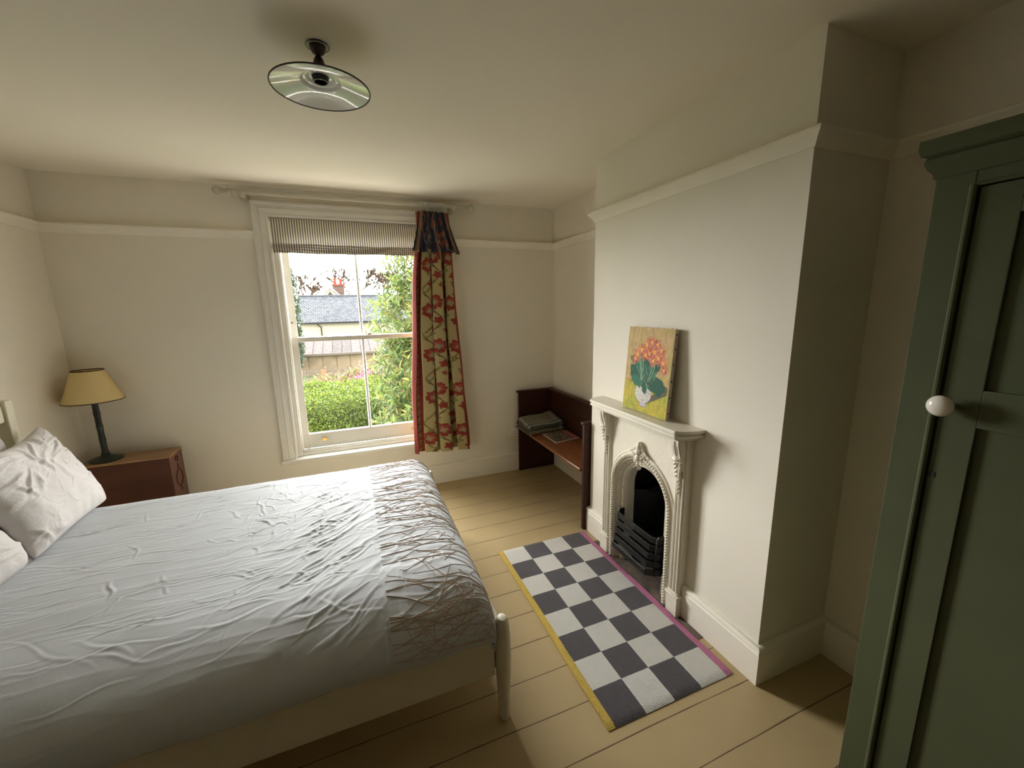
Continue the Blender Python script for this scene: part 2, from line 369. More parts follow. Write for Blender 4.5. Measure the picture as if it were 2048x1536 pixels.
# Roman blind, ticking stripes
def ticking():
    m = mat('blind_ticking', (0.7, 0.65, 0.55), 0.9)
    n, b = nodes(m); L = n.links; N = n.nodes.new
    t = N('ShaderNodeTexCoord'); s = N('ShaderNodeSeparateXYZ'); L.new(t.outputs['Object'], s.inputs[0])
    d = N('ShaderNodeMath'); d.operation = 'DIVIDE'; d.inputs[1].default_value = 0.0168; L.new(s.outputs[0], d.inputs[0])
    f = N('ShaderNodeMath'); f.operation = 'FRACT'; L.new(d.outputs[0], f.inputs[0])
    g = N('ShaderNodeMath'); g.operation = 'LESS_THAN'; g.inputs[1].default_value = 0.36; L.new(f.outputs[0], g.inputs[0])
    mixx = N('ShaderNodeMixRGB'); mixx.inputs[1].default_value = (0.66, 0.61, 0.50, 1); mixx.inputs[2].default_value = (0.085, 0.072, 0.070, 1)
    L.new(g.outputs[0], mixx.inputs[0]); L.new(mixx.outputs[0], b.inputs['Base Color'])
    tr = N('ShaderNodeBsdfTranslucent'); L.new(mixx.outputs[0], tr.inputs[0])
    ms = N('ShaderNodeMixShader'); ms.inputs[0].default_value = 0.10
    L.new(b.outputs[0], ms.inputs[1]); L.new(tr.outputs[0], ms.inputs[2]); L.new(ms.outputs[0], n.nodes['Material Output'].inputs[0])
    return m
tick_m = ticking()
bl = thing('roman_blind', 'raised roman blind in dark and cream ticking stripe inside the sash window', 'blind', (-1.415, -0.005, 2.29))
bx0, bx1 = -1.990, -0.842
MB().box(bx0, bx1, -0.022, 0.0, 2.262, 2.290).build('headrail', wintrim_m, bl, bevel=0.002)
nx = 120
xs = np.linspace(bx0, bx1, nx)
prof = [(-0.024, 2.288), (-0.026, 2.24), (-0.027, 2.18), (-0.028, 2.135), (-0.030, 2.110), (-0.033, 2.104), (-0.020, 2.108), (-0.016, 2.09), (-0.016, 2.046)]
A = np.zeros((nx, len(prof), 3))
for j, (y, z) in enumerate(prof):
    A[:, j, 0] = xs; A[:, j, 1] = y + 0.003 * np.sin(xs * 9 + j) * (j > 1); A[:, j, 2] = z + 0.003 * np.sin(xs * 5 + 1) * (j > 2) * (j < 7)
link('fabric', grid_mesh('fabric', A, tick_m), bl, smooth=180)
for i in range(4):
    z = 2.098 - i * 0.0165; yy = -0.036 + i * 0.002
    prof = [(-0.018, z + 0.010), (yy, z + 0.008), (yy - 0.005, z), (yy - 0.002, z - 0.007), (-0.018, z - 0.004)]
    A = np.zeros((nx, len(prof), 3))
    for j, (y, zz) in enumerate(prof):
        A[:, j, 0] = xs; A[:, j, 1] = y; A[:, j, 2] = zz + 0.0025 * np.sin(xs * 6 + i * 0.7) + 0.0015 * np.sin(xs * 21 + i)
    link('fold', grid_mesh('fold', A, tick_m), bl, smooth=180)

# curtain pole
PZ, PY = 2.432, -0.115
pole = thing('curtain_pole', 'painted wooden curtain pole with ball finials above the window', 'curtain pole', (-1.38, PY, PZ))
RX = Matrix.Rotation(PI / 2, 4, 'Y')
MB().tube([(-2.20, PY, PZ), (-0.55, PY, PZ)], 0.0165, 16).build('pole', pole_m, pole)
for sx_, xe in ((-1, -2.20), (1, -0.55)):
    f = [(0.017, 0), (0.021, 0.004), (0.021, 0.010), (0.012, 0.016), (0.012, 0.028), (0.019, 0.034), (0.019, 0.040), (0.011, 0.045)]
    f += [(max(0.001, 0.028 * math.sin(t)), 0.070 - 0.028 * math.cos(t)) for t in [0.45 + k * (PI - 0.45) / 9 for k in range(10)]]
    mt = Matrix.Rotation(sx_ * PI / 2, 4, 'Y')
    MB().lathe(f, (xe, PY, PZ), 18, mt).build('finial', pole_m, pole)
for xe in (-2.13, -0.63):
    b = MB(); b.lathe([(0.030, 0), (0.030, 0.008), (0.022, 0.014), (0.013, 0.022), (0.013, 0.075), (0.020, 0.084), (0.024, 0.097), (0.022, 0.12), (0.012, 0.130)], (xe, 0, PZ - 0.012), 18, Matrix.Rotation(PI / 2, 4, 'X'))
    b.build('bracket', pole_m, pole)
MB().lathe([(0.022, 0), (0.026, 0.006), (0.024, 0.014), (0.008, 0.020)], (-2.165, -0.14, PZ - 0.028), 14, Matrix.Rotation(PI / 2, 4, 'X')).build('bracket_knob', pole_m, pole)

# curtain: pattern painted in cloth coordinates
def canvas(w, h, base): c = np.zeros((h, w, 3)); c[:] = base; return c
def blob(c, x, y, r, col, seed=0, petals=5, amp=0.18, a=1.0, squash=1.0, rough=0.07):
    h, w = c.shape[:2]; R = int(r * 1.5) + 2
    X0, X1, Yy0, Yy1 = max(0, int(x) - R), min(w, int(x) + R), max(0, int(y) - R), min(h, int(y) + R)
    if X1 <= X0 or Yy1 <= Yy0: return
    yy, xx = np.mgrid[Yy0:Yy1, X0:X1]; dx = xx - x; dy = (yy - y) / squash; d = np.hypot(dx, dy); t = np.arctan2(dy, dx)
    m = d < r * (1 + amp * np.cos(petals * t + seed) + rough * np.cos(11 * t + seed * 2))
    sub = c[Yy0:Yy1, X0:X1]; sub[m] = sub[m] * (1 - a) + np.array(col) * a
def stroke(c, pts, wd, col, a=1.0):
    for (xa, ya), (xb, yb) in zip(pts[:-1], pts[1:]):
        n = max(1, int(math.hypot(xb - xa, yb - ya) / max(0.5, wd * 0.5)))
        for i in range(n + 1):
            t = i / n; blob(c, xa + (xb - xa) * t, ya + (yb - ya) * t, wd, col, 0, 1, 0, a)
cr_ = random.Random(11)
CW, CH = 400, 700       # 2.75 mm cells: cloth 1.10 m x 1.93 m, row 0 at the top
cream = (0.40, 0.325, 0.150)
cc = canvas(CW, CH, cream)
yy, xx = np.mgrid[0:CH, 0:CW]
cc *= (0.93 + 0.14 * fbm(xx / 18.0, yy / 30.0, 3))[..., None]
olive = (0.12, 0.085, 0.03); green_c = (0.18, 0.18, 0.05); red = (0.235, 0.026, 0.016); red2 = (0.30, 0.065, 0.035)
for cxx in (112, 204, 284, 352):
    off = cr_.uniform(0, 120)
    yv = -40 + off
    while yv < CH + 40:
        x = cxx + cr_.uniform(-8, 8)
        pts = [(x + 22 * math.sin(t / 26.0 + cxx), yv - 62 + t) for t in range(0, 128, 6)]
        stroke(cc, pts, 1.5, olive)
        for q in range(2, 20, 2):
            px_, py_ = pts[q]; sd = 1 if q % 4 else -1
            stroke(cc, [(px_, py_), (px_ + sd * 8, py_ - 5), (px_ + sd * 13, py_ - 13)], 1.3, olive)
            blob(cc, px_ + sd * 12, py_ - 12, 4.0, green_c, q, 2, 0.5)
        blob(cc, x, yv, 20, red, cr_.random() * 6, 7, 0.10); blob(cc, x + 1, yv - 1, 12, red2, cr_.random() * 6, 6, 0.16); stroke(cc, [(x - 16, yv + 4), (x - 6, yv + 10), (x + 6, yv + 9)], 1.0, (0.14, 0.02, 0.012)); blob(cc, x, yv + 1, 7, (0.30, 0.25, 0.14), 1, 4, 0.3)
        blob(cc, x + 10, yv + 52, 10, red, cr_.random() * 6, 5, 0.22); blob(cc, x + 18, yv - 48, 6, (0.26, 0.06, 0.03), 2, 5, 0.2)
        yv += 128
for xa, xb in ((0, 62), (CW - 46, CW)):
    cc[:, xa:xb] = red
    for k in range(5): cc[:, (xa + 50 + k if xa == 0 else xa + 5 + k)] = (0.30, 0.17, 0.07)
    for k in range(0, CH, 12):
        ctr = xa + 26 if xa == 0 else xb - 17
        s = 1 if (k // 12) % 2 else -1
        stroke(cc, [(ctr - 8 * s, k), (ctr, k + 5), (ctr + 8 * s, k + 3), (ctr + 5 * s, k + 9)], 2.0, (0.33, 0.23, 0.09))
        blob(cc, ctr - 5 * s, k + 7, 3.2, (0.30, 0.20, 0.07), k, 4, 0.4)
    cc[:, xa:xa + 5] = red; cc[:, xb - 5:xb] = red
def cloth_mat(name):
    m = mat(name, (1, 1, 1), 0.9, vcol='Col', bump=0.1, bscale=500, sheen=0.1)
    n, b = nodes(m); N = n.nodes.new
    tr = N('ShaderNodeBsdfTranslucent'); src = [l.from_socket for l in n.links if l.to_socket == b.inputs['Base Color']][0]
    n.links.new(src, tr.inputs[0]); ms = N('ShaderNodeMixShader'); ms.inputs[0].default_value = 0.05
    n.links.new(b.outputs[0], ms.inputs[1]); n.links.new(tr.outputs[0], ms.inputs[2]); n.links.new(ms.outputs[0], n.nodes['Material Output'].inputs[0])
    return m
curt_m = cloth_mat('floral_curtain_cloth')
curtain = thing('curtain', 'red and yellow floral curtain with navy frill gathered at right of the window', 'curtain', (-0.80, PY, 0.36))
nu, nv = 360, 420
u = np.linspace(0, 1, nu)[:, None]; v = np.linspace(0, 1, nv)[None, :]   # v 0 top
z = 2.375 - v * 2.015
left = -0.935 - 0.090 * sstep(0, 1, v) - 0.03 * sstep(0.05, 0.25, v); right = -0.682 + 0.095 * v + 0.015 * sstep(0.4, 1, v)
# fold phase: irregular widths
def foldphase(u): return u + 0.020 * np.sin(2 * PI * u * 2 + 1.0)
ph = foldphase(u) * 3.3 + 0.10
amp = 0.030 + 0.026 * sstep(0.0, 0.5, v)
yoff = amp * np.cos(2 * PI * ph + 0.7 * v) * (0.75 + 0.35 * np.sin(ph * 3.3 + 1)) + 0.006 * np.sin(9 * v + 8 * u)
xoff = 0.62 * amp * np.sin(4 * PI * ph + 0.8) + 0.004 * np.sin(14 * v + 20 * u)
A = np.zeros((nu, nv, 3))
A[..., 0] = left + (right - left) * (u * np.ones_like(v)) + xoff; A[..., 1] = PY - 0.005 - yoff - 0.012 * v; A[..., 2] = z - 0.012 * np.sin(ph * 2 * PI) * v * v - 0.02 * v * v * (np.sin(ph * 2 + 2) > 0.8)
ci = np.clip((u * (CW - 1)).astype(int), 0, CW - 1); cj = np.clip((v * (CH - 1)).astype(int), 0, CH - 1)
colr = cc[cj + 0 * ci, ci + 0 * cj]
cpan = link('curtain_panel', grid_mesh('curtain_panel', A, curt_m, colr), curtain, smooth=180)
sl = cpan.modifiers.new('thickness', 'SOLIDIFY'); sl.thickness = 0.003; sl.offset = 0
# navy frill
FW_, FH_ = 300, 110
fc = canvas(FW_, FH_, (0.022, 0.024, 0.040))
for k in range(34):
    x, y = cr_.uniform(0, FW_), cr_.uniform(0, FH_ - 8)
    c_ = cr_.choice([(0.22, 0.035, 0.030), (0.26, 0.06, 0.045), (0.20, 0.16, 0.05), (0.16, 0.03, 0.03), (0.12, 0.11, 0.09)])
    blob(fc, x, y, cr_.uniform(5, 12), c_, cr_.random() * 6, 4, 0.3); blob(fc, x, y, 2.5, (0.26, 0.16, 0.07), 0, 4, 0.3)
    if k % 2: stroke(fc, [(x, y), (x + cr_.uniform(-15, 15), y + 12), (x + cr_.uniform(-20, 20), y + 24)], 1.0, (0.30, 0.27, 0.18))
for xa, xb in ((0, 34), (FW_ - 40, FW_)):
    blk = fc[:, xa:xb]; blk[:] = blk * 0.35 + np.array((0.26, 0.15, 0.06)) * 0.65
fc[:, :4] = (0.02, 0.02, 0.03); fc[:, -3:] = (0.02, 0.02, 0.03)
nu, nv = 260, 90
u = np.linspace(0, 1, nu)[:, None]; v = np.linspace(0, 1, nv)[None, :]
z = 2.372 - v * 0.300
left = -0.925 - 0.065 * v ** 1.3; right = -0.695 + 0.085 * v ** 1.3
ph = (u + 0.03 * np.sin(7 * u)) * 5.5
amp = 0.010 + 0.022 * v
A = np.zeros((nu, nv, 3))
A[..., 0] = left + (right - left) * (u * np.ones_like(v)) + 0.25 * amp * np.sin(4 * PI * ph)
A[..., 1] = PY - 0.048 - 0.022 * v - amp * np.cos(2 * PI * ph + 1) - 0.004 * np.cos(PI * 34 * u) * (1 - v) ** 2 + 0.035 * np.abs(2 * u - 1) ** 6
A[..., 2] = z + 0.010 * np.cos(2 * PI * ph) * v - 0.010 * np.abs(2 * u - 1) ** 3 * v + 0.006 * np.cos(PI * 34 * u) * (1 - v) ** 6
ci = np.clip((u * (FW_ - 1)).astype(int), 0, FW_ - 1); cj = np.clip((v * (FH_ - 1)).astype(int), 0, FH_ - 1)
fr_ = link('frill', grid_mesh('frill', A, cloth_mat('navy_floral_cloth'), fc[cj + 0 * ci, ci + 0 * cj]), curtain, smooth=180)
prop(fr_, 'navy floral frill'); sl = fr_.modifiers.new('thickness', 'SOLIDIFY'); sl.thickness = 0.003; sl.offset = 0
for i in range(14):
    xr = -0.900 + i * 0.0145 + rnd.uniform(-0.002, 0.002); tl = rnd.uniform(-0.10, 0.10)
    pts = [(xr + math.sin(a) * 0.026 * tl, PY + math.cos(a) * 0.026, PZ - 0.008 + math.sin(a) * 0.026) for a in [2 * PI * k / 20 for k in range(20)]]
    r = MB().tube(pts, 0.0042, 8, True).build('curtain_ring', wintrim_m, curtain)
    MB().tube([(xr, PY, PZ - 0.036), (xr, PY - 0.012, PZ - 0.050), (xr, PY - 0.02, PZ - 0.064)], 0.0016, 6).build('hook', brass_m, r)

# ------------------------------------------------------------------ bed
bed = thing('bed', 'double bed with pale green-grey painted wooden frame and slatted headboard', 'bed', (-2.15, -1.56, 0))
NY, FY = -2.330, -0.790
def rail_box(y0, y1, name): return MB().box(-3.17, -1.105, y0, y1, 0.217, 0.424).build(name, bedp_m, bed, bevel=0.004)
rail_box(NY, NY + 0.028, 'side_rail'); rail_box(FY - 0.028, FY, 'side_rail')
MB().box(-3.17, -1.11, NY - 0.004, NY + 0.022, 0.428, 0.432).box(-3.17, -1.105, NY + 0.002, NY + 0.026, 0.424, 0.430).build('rail_lip', bedp_m, bed)
MB().box(-1.098, -1.066, NY + 0.03, FY - 0.03, 0.217, 0.424).build('foot_rail', bedp_m, bed, bevel=0.004)
for y in (NY + 0.010, FY - 0.010):
    pr = [(0.021, 0), (0.025, 0.006), (0.027, 0.05), (0.031, 0.13), (0.036, 0.22), (0.0385, 0.30), (0.037, 0.37), (0.033, 0.42), (0.028, 0.445), (0.020, 0.457), (0.008, 0.461)]
    mt = Matrix.Rotation(0, 4, 'Z'); mt[0][0] = 0.80
    MB().lathe(pr, (-1.068, y, 0), 22, mt).build('leg', bedp_m, bed)
for y in (NY + 0.03, FY + 0.035):
    MB().box(-3.225, -3.175, y - 0.028, y + 0.028, 0, 1.195).build('headboard_post', bedp_m, bed, bevel=0.006)
MB().box(-3.213, -3.187, NY + 0.058, FY + 0.007, 1.085, 1.175).build('headboard_rail', bedp_m, bed, bevel=0.008)
MB().box(-3.213, -3.187, NY + 0.058, FY + 0.007, 0.50, 0.58).build('headboard_rail', bedp_m, bed, bevel=0.006)
for k in range(11):
    y = NY + 0.16 + k * 0.1245
    MB().box(-3.208, -3.192, y - 0.018, y + 0.018, 0.575, 1.09).build('slat', bedp_m, bed, bevel=0.003)
prop(MB().box(-3.15, -1.13, NY + 0.045, FY - 0.045, 0.26, 0.47).build('mattress', mattress_m, bevel=0.03, seg=3), 'white mattress lying on the bed frame under the duvet', 'mattress')

# duvet
ZT = 0.600
XF, RXF, RXZ = -1.245, 0.170, 0.155
YNc, RYN, RYZ = -2.020, 0.345, 0.158     # near edge: where the curve begins, its width, its drop
YFc, RYF = -0.950, 0.185
qr = random.Random(77); CREASES = []
for k_ in range(230):      # long fine ones along the bed
    CREASES.append((qr.uniform(-3.0, -1.5), qr.uniform(-2.2, -0.9), qr.gauss(0.12, 0.22), qr.uniform(0.12, 0.45), qr.uniform(0.003, 0.006), qr.uniform(0.0006, 0.0022), qr.uniform(-0.05, 0.05)))
for k_ in range(150):      # crumples around the middle
    CREASES.append((qr.gauss(-1.85, 0.25), qr.gauss(-1.35, 0.28), qr.uniform(0, PI), qr.uniform(0.05, 0.20), qr.uniform(0.0035, 0.0065), qr.uniform(0.0008, 0.0028), qr.uniform(-0.12, 0.12)))
for k_ in range(60):       # fan from the seam to the near side
    vv_ = qr.uniform(-2.3, -1.3); CREASES.append((qr.uniform(-1.80, -1.55), vv_, PI + qr.uniform(0.45, 0.95), qr.uniform(0.15, 0.45), qr.uniform(0.005, 0.009), qr.uniform(0.0010, 0.0032), qr.uniform(-0.06, 0.06)))
for (cu_, cv_, an_, ln__) in [(-2.02, -1.28, 1.9, 0.20), (-1.98, -1.43, 2.3, 0.16), (-1.93, -1.55, 1.5, 0.14), (-1.72, -1.22, 0.6, 0.22), (-2.45, -1.75, 2.0, 0.16), (-2.40, -1.86, 1.4, 0.10), (-1.62, -1.10, 0.9, 0.14), (-2.7, -1.2, 0.2, 0.3)]:
    CREASES.append((cu_, cv_, an_, ln__, 0.006, 0.0042, 0.05))
def duvet_pos(U, V, with_wr=True):
    """U: cloth x coordinate, V: cloth y coordinate; both arrays (metres along the cloth)"""
    # foot drop
    def arc(d, rw, rh):
        L = 0.5 * PI * (rw + rh) * 0.5 * 1.03
        t = np.clip(d / L, 0, 1) * PI / 2; ex = np.clip(d - L, 0, None)
        return rw * np.sin(t), rh * (1 - np.cos(t)) + ex
    ox, dx = arc(np.clip(U - XF, 0, None), RXF, RXZ)
    on_, dn = arc(np.clip(YNc - V, 0, None), RYN, RYZ)
    of_, df = arc(np.clip(V - YFc, 0, None), RYF, RYZ)
    X = np.minimum(U, XF) + ox; Y = np.clip(V, YNc, YFc) - on_ + of_
    dy = np.maximum(dn, df)
    Z = ZT - (dx ** 3 + dy ** 3) ** (1 / 3.0) + 0.012 * np.sin((V + 1.5) * 2.2) - 0.008
    # rounding at the corner in plan
    X = X - 0.045 * np.clip(dx / 0.16, 0, 1) * np.clip(dy / 0.16, 0, 1)
    Z = Z + 0.010 * (fbm(U * 3, V * 3, 5) - 0.5)
    if with_wr:
        band = sstep(-1.50, -1.475, U)
        edgey = sstep(0.0, 0.12, dy)
        # long tension folds from the seam fanning towards the near left
        a = math.radians(222); ca, sa = math.cos(a), math.sin(a)
        warp = 0.10 * (fbm(U * 2.2, V * 2.2, 9) - 0.5)
        along = (U + 1.48) * ca + (V + 1.6) * sa; across = -(U + 1.48) * sa + (V + 1.6) * ca + warp + 0.10 * along * along
        near_seam = np.exp(-((U + 1.50) / 0.42) ** 2) * (U < -1.40)
        m1 = near_seam * sstep(-1.05, -1.5, V) * (1 - 0.55 * edgey)
        Z = Z + m1 * (0.0050 * ridge(along * 1.2, across * 13, 2, 3) + 0.0018 * ridge(along * 2.0, across * 30, 4, 3))
        # soft long folds on the near side
        a2 = math.radians(205); along2 = U * math.cos(a2) + V * math.sin(a2); ac2 = -U * math.sin(a2) + V * math.cos(a2) + 0.06 * np.sin(along2 * 4)
        Z = Z + (1 - band) * sstep(-1.5, -2.1, V) * 0.005 * ridge(along2 * 0.9, ac2 * 6, 6, 2)
        # creases: sharp curved ridges of their own position, direction and length
        flat = (1 - band) * (1 - 0.75 * edgey)
        Z = Z + (1 - band) * 0.0008 * (fbm(U * 9, V * 22, 17) - 0.5) + flat * 0.0011 * ridge(U * 2.6 + 0.8 * V, V * 30 + 2.0 * fbm(U * 3, V * 3, 50), 16, 3)
        H_ = np.zeros_like(U)
        for (cu, cv, an, ln_, wd_, am, bn) in CREASES:
            msk = (np.abs(U - cu) < ln_ * 0.62) & (np.abs(V - cv) < ln_ * 0.62)
            if not msk.any(): continue
            du = U[msk] - cu; dv = V[msk] - cv
            t = (du * math.cos(an) + dv * math.sin(an)) / (ln_ * 0.5); d = -du * math.sin(an) + dv * math.cos(an) - bn * ln_ * (t * t - 0.3) + 0.06 * ln_ * np.sin(t * 5 + cu * 50) * 0.4
            win_ = np.clip(1 - t * t, 0, 1) ** 1.5
            H_[msk] += am * win_ * (np.exp(-(d / wd_) ** 2) - 0.45 * np.exp(-((d - 1.8 * wd_) / wd_) ** 2))
        Z = Z + H_ * flat
        # pintucked band
        jig = 0.35 * fbm(U * 6, V * 7, 31) + 0.10 * np.sin(U * 22 + V * 9)
        Z = Z + band * (1 - 0.75 * edgey * (dn > 0.06)) * (0.0026 * ridge(U * 2.4 + 3, V * 40 + jig * 4, 33, 2) + 0.0011 * ridge(U * 24, V * 30 + U * 9, 35, 2)) * (1 - 0.6 * sstep(0.10, 0.15, dx))
        # a seam dip beside the band
        Z = Z - 0.004 * np.exp(-((U + 1.485) / 0.006) ** 2)
        Y = Y - np.clip(dn / 0.158, 0, 1) * 0.020 * (fbm(U * 4.5, V * 1.2, 41) - 0.4)
        hem = np.clip((dn - 0.12) / 0.04, 0, 1)
        Z = Z + hem * 0.012 * (fbm(U * 6, 0 * V + 3, 42) - 0.45)
    return X, Y, Z
LN = 0.5 * PI * (RYN + RYZ) * 0.5 * 1.03; LF = 0.5 * PI * (RYF + RYZ) * 0.5 * 1.03; LX = 0.5 * PI * (RXF + RXZ) * 0.5 * 1.03
nu, nv = 520, 500
U, V = np.meshgrid(np.linspace(-3.14, XF + LX, nu), np.linspace(YNc - LN - 0.012, YFc + LF, nv), indexing='ij')
X, Y, Z = duvet_pos(U, V)
duv = link('duvet', grid_mesh('duvet', np.stack([X, Y, Z], -1), duvet_m), smooth=180)
prop(duv, 'crumpled white duvet with a band of brown twig embroidery spread over the bed', 'duvet')
sl = duv.modifiers.new('thickness', 'SOLIDIFY'); sl.thickness = 0.012; sl.offset = -1
tw = MB(); er = random.Random(5)
def twig(u0, v0, ang, length, wd, depth=0):
    n = max(4, int(length / 0.018)); pu, pv, a = u0, v0, ang; P = []
    bend = er.uniform(-0.8, 0.8)
    for i in range(n + 1):
        if not (-1.475 < pu < XF + LX * 0.80) or not (YNc - LN < pv < YFc + LF): break
        P.append((pu, pv, a))
        st = length / n; pu += st * math.cos(a); pv += st * math.sin(a); a += bend * st + er.uniform(-0.10, 0.10)
    if len(P) < 3: return
    x, y, zz = duvet_pos(np.array([p[0] for p in P]), np.array([p[1] for p in P]))
    m = len(P)
    tw.tube([(float(x[i]), float(y[i]), float(zz[i]) + 0.0005) for i in range(m)], [wd * (1 - 0.5 * i / m) for i in range(m)], 5)
    if depth < 2:
        for i in range(2, m - 1, er.choice((3, 4, 5))):
            if er.random() < 0.55: twig(P[i][0], P[i][1], P[i][2] + er.choice((-1, 1)) * er.uniform(0.35, 0.9), length * er.uniform(0.2, 0.5), wd * 0.8, depth + 1)
for k in range(62):
    v0 = YNc - LN + 0.02 + (YFc + LF - YNc + LN) * (k + er.uniform(-0.4, 0.4)) / 62
    if er.random() < 0.5: twig(-1.472, v0, er.uniform(-0.30, 0.35), er.uniform(0.25, 0.44), er.uniform(0.0014, 0.0023))
    else: twig(XF + LX * 0.78, v0, PI + er.uniform(-0.35, 0.30), er.uniform(0.25, 0.44), er.uniform(0.0014, 0.0023))
for k in range(26):
    v0 = YNc - LN + 0.01 + 0.30 * er.random()
    twig(-1.472 if er.random() < 0.6 else -1.15, v0, er.uniform(-0.3, 0.4) + (0 if er.random() < 0.6 else PI), er.uniform(0.2, 0.42), er.uniform(0.0018, 0.0026))
prop(tw.build('twig_embroidery', twig_m, duv), 'brown twig embroidery')

# pillows
def pillow(name, c, hx, hy, th, ax_u, ax_v, label, seed, m=pillow_m, n=130):
    g = np.linspace(-1, 1, n); U, V = np.meshgrid(g, g, indexing='ij')
    au, av = np.abs(U), np.abs(V)
    # soft outline: sides bow in, corners stay pointed
    px = hx * U * (1 - 0.07 * (1 - au ** 2) * 0 - 0.06 * (1 - av ** 2) * au ** 3 * 0 - 0.05 * (1 - (1 - av) ** 2) * 0) * (1 - 0.055 * (1 - V ** 2) ** 1 * au ** 2)
    py = hy * V * (1 - 0.055 * (1 - U ** 2) * av ** 2)
    prof = (np.clip(1 - au ** 3.4, 0, 1) ** 0.55) * (np.clip(1 - av ** 3.4, 0, 1) ** 0.55)
    wr = 0.030 * (fbm(U * 1.6 + 3, V * 1.6, seed + 1) - 0.45) + 0.004 * (fbm(U * 6, V * 6, seed + 4) - 0.5)
    pq = random.Random(seed)
    for k_ in range(170):
        big = k_ < 26; side = pq.random() < 0.45
        cu = pq.choice((-1, 1)) * pq.uniform(0.5, 0.95) if side else pq.uniform(-0.8, 0.8); cv = pq.uniform(-0.9, 0.9)
        an = (math.atan2(cv * 0.5, cu) + pq.gauss(0, 0.5)) if side else pq.uniform(0, PI)
        ln_ = pq.uniform(0.3, 0.8) if big else pq.uniform(0.1, 0.4); wd_ = pq.uniform(0.025, 0.05) if big else pq.uniform(0.010, 0.022); am = pq.uniform(0.003, 0.008) if big else pq.uniform(0.0008, 0.0026)
        du = (U - cu); dv = (V - cv); t = (du * math.cos(an) + dv * math.sin(an)) / (ln_ * 0.5); d = -du * math.sin(an) + dv * math.cos(an) - pq.uniform(-0.12, 0.12) * ln_ * t * t
        wr = wr + am * np.clip(1 - t * t, 0, 1) ** 1.5 * (np.exp(-(d / wd_) ** 2) - 0.5 * np.exp(-((d - 1.8 * wd_) / wd_) ** 2))
    edge_wr = 0.006 * np.sin(V * 21 + seed) * au ** 6 + 0.006 * np.sin(U * 25 + seed) * av ** 6
    fr = th * prof + wr * np.clip(prof * 2, 0, 1) + edge_wr * prof
    rr2 = 0.035 * (au * av) ** 8
    px = px * (1 - rr2); py = py * (1 - rr2); bk = -th * 0.6 * prof
    au_ = Vector(ax_u).normalized(); av_ = Vector(ax_v).normalized(); aw_ = au_.cross(av_).normalized()
    def P(w_):
        sag = -0.04 * (1 - U ** 2) * np.clip(V, 0, 1) ** 2
        q = py + sag
        out = np.zeros(U.shape + (3,))
        for k in range(3): out[..., k] = c[k] + au_[k] * px + av_[k] * q + aw_[k] * w_
        return out
    A, B = P(fr), P(bk)
    me = bpy.data.meshes.new(name); n2 = n * n
    idx = np.arange(n2).reshape(n, n)
    def quads(ix): return np.stack([ix[:-1, :-1].ravel(), ix[1:, :-1].ravel(), ix[1:, 1:].ravel(), ix[:-1, 1:].ravel()], 1)
    fs = np.vstack([quads(idx), quads(idx + n2)[:, ::-1]])
    me.from_pydata(np.vstack([A.reshape(-1, 3), B.reshape(-1, 3)]).tolist(), [], fs.tolist())
    import bmesh
    bm = bmesh.new(); bm.from_mesh(me); bmesh.ops.remove_doubles(bm, verts=bm.verts, dist=1e-4); bmesh.ops.recalc_face_normals(bm, faces=bm.faces); bm.to_mesh(me); bm.free()
    me.materials.append(m)
    o = link(name, me, smooth=180); return prop(o, label, 'pillow')
pillow('pillow', (-2.975, -1.060, 0.822), 0.312, 0.262, 0.085, (-0.03, 1, 0), (-0.265, 0.10, 0.44), 'creased white linen pillow at the far side of the bed, in front', 3)
pillow('pillow', (-3.125, -1.20, 0.800), 0.330, 0.235, 0.030, (0, 1, 0), (-0.13, 0, 0.8), 'white pillow against the headboard, behind the creased linen pillow', 8)
pillow('pillow', (-2.975, -1.715, 0.790), 0.350, 0.240, 0.090, (-0.03, 1, 0), (-0.42, 0, 0.72), 'white pillow at the near side of the bed, cut by the left picture edge', 14)

# ------------------------------------------------------------------ bedside box and lamp
bs = thing('bedside_cabinet', 'narrow dark red wooden box used as bedside table in the window wall corner', 'bedside table', (-2.98, -0.15, 0))
bx = (-3.225, -2.742, -0.255, -0.040)
MB().box(bx[0], bx[1] - 0.014, bx[2], bx[3], 0.0, 0.634).build('body', maho_m, bs, bevel=0.004)
MB().box(bx[0] - 0.002, bx[1], bx[2] - 0.003, bx[3], 0.634, 0.650).build('top', oak_m, bs, bevel=0.003)
sp = MB().box(bx[1] - 0.014, bx[1] - 0.002, bx[2], bx[3], 0.0, 0.634).build('side_panel', sidew_m, bs, bevel=0.002)
ln = MB(); xx_ = bx[1]; ym = (bx[2] + bx[3]) / 2 - 0.005
ln.tube([(xx_, ym + 0.058 * math.cos(a) * (1 if abs(math.sin(a)) < 0.8 else 0.95), 0.455 + 0.062 * math.sin(a)) for a in [2 * PI * k / 8 + PI / 8 for k in range(8)]], 0.003, 6, True)
ln.tube([(xx_, ym, 0.52), (xx_, ym, 0.56)], 0.003, 6); ln.tube([(xx_, ym, 0.36), (xx_, ym, 0.392)], 0.003, 6)
ln.build('ring_outline', darktrim_m, bs)
lt = MB(); lt.tube([(xx_, ym + 0.018 * math.cos(a), 0.598 + 0.020 * math.sin(a)) for a in [2 * PI * k / 8 + PI / 8 for k in range(8)]], 0.003, 6, True)
lt.build('latch', darktrim_m, bs)
MB().tube([(bx[1] - 0.006, bx[2], 0.0), (bx[1] - 0.006, bx[2], 0.64)], 0.005, 8).build('edge_bead', sidew_m, bs)

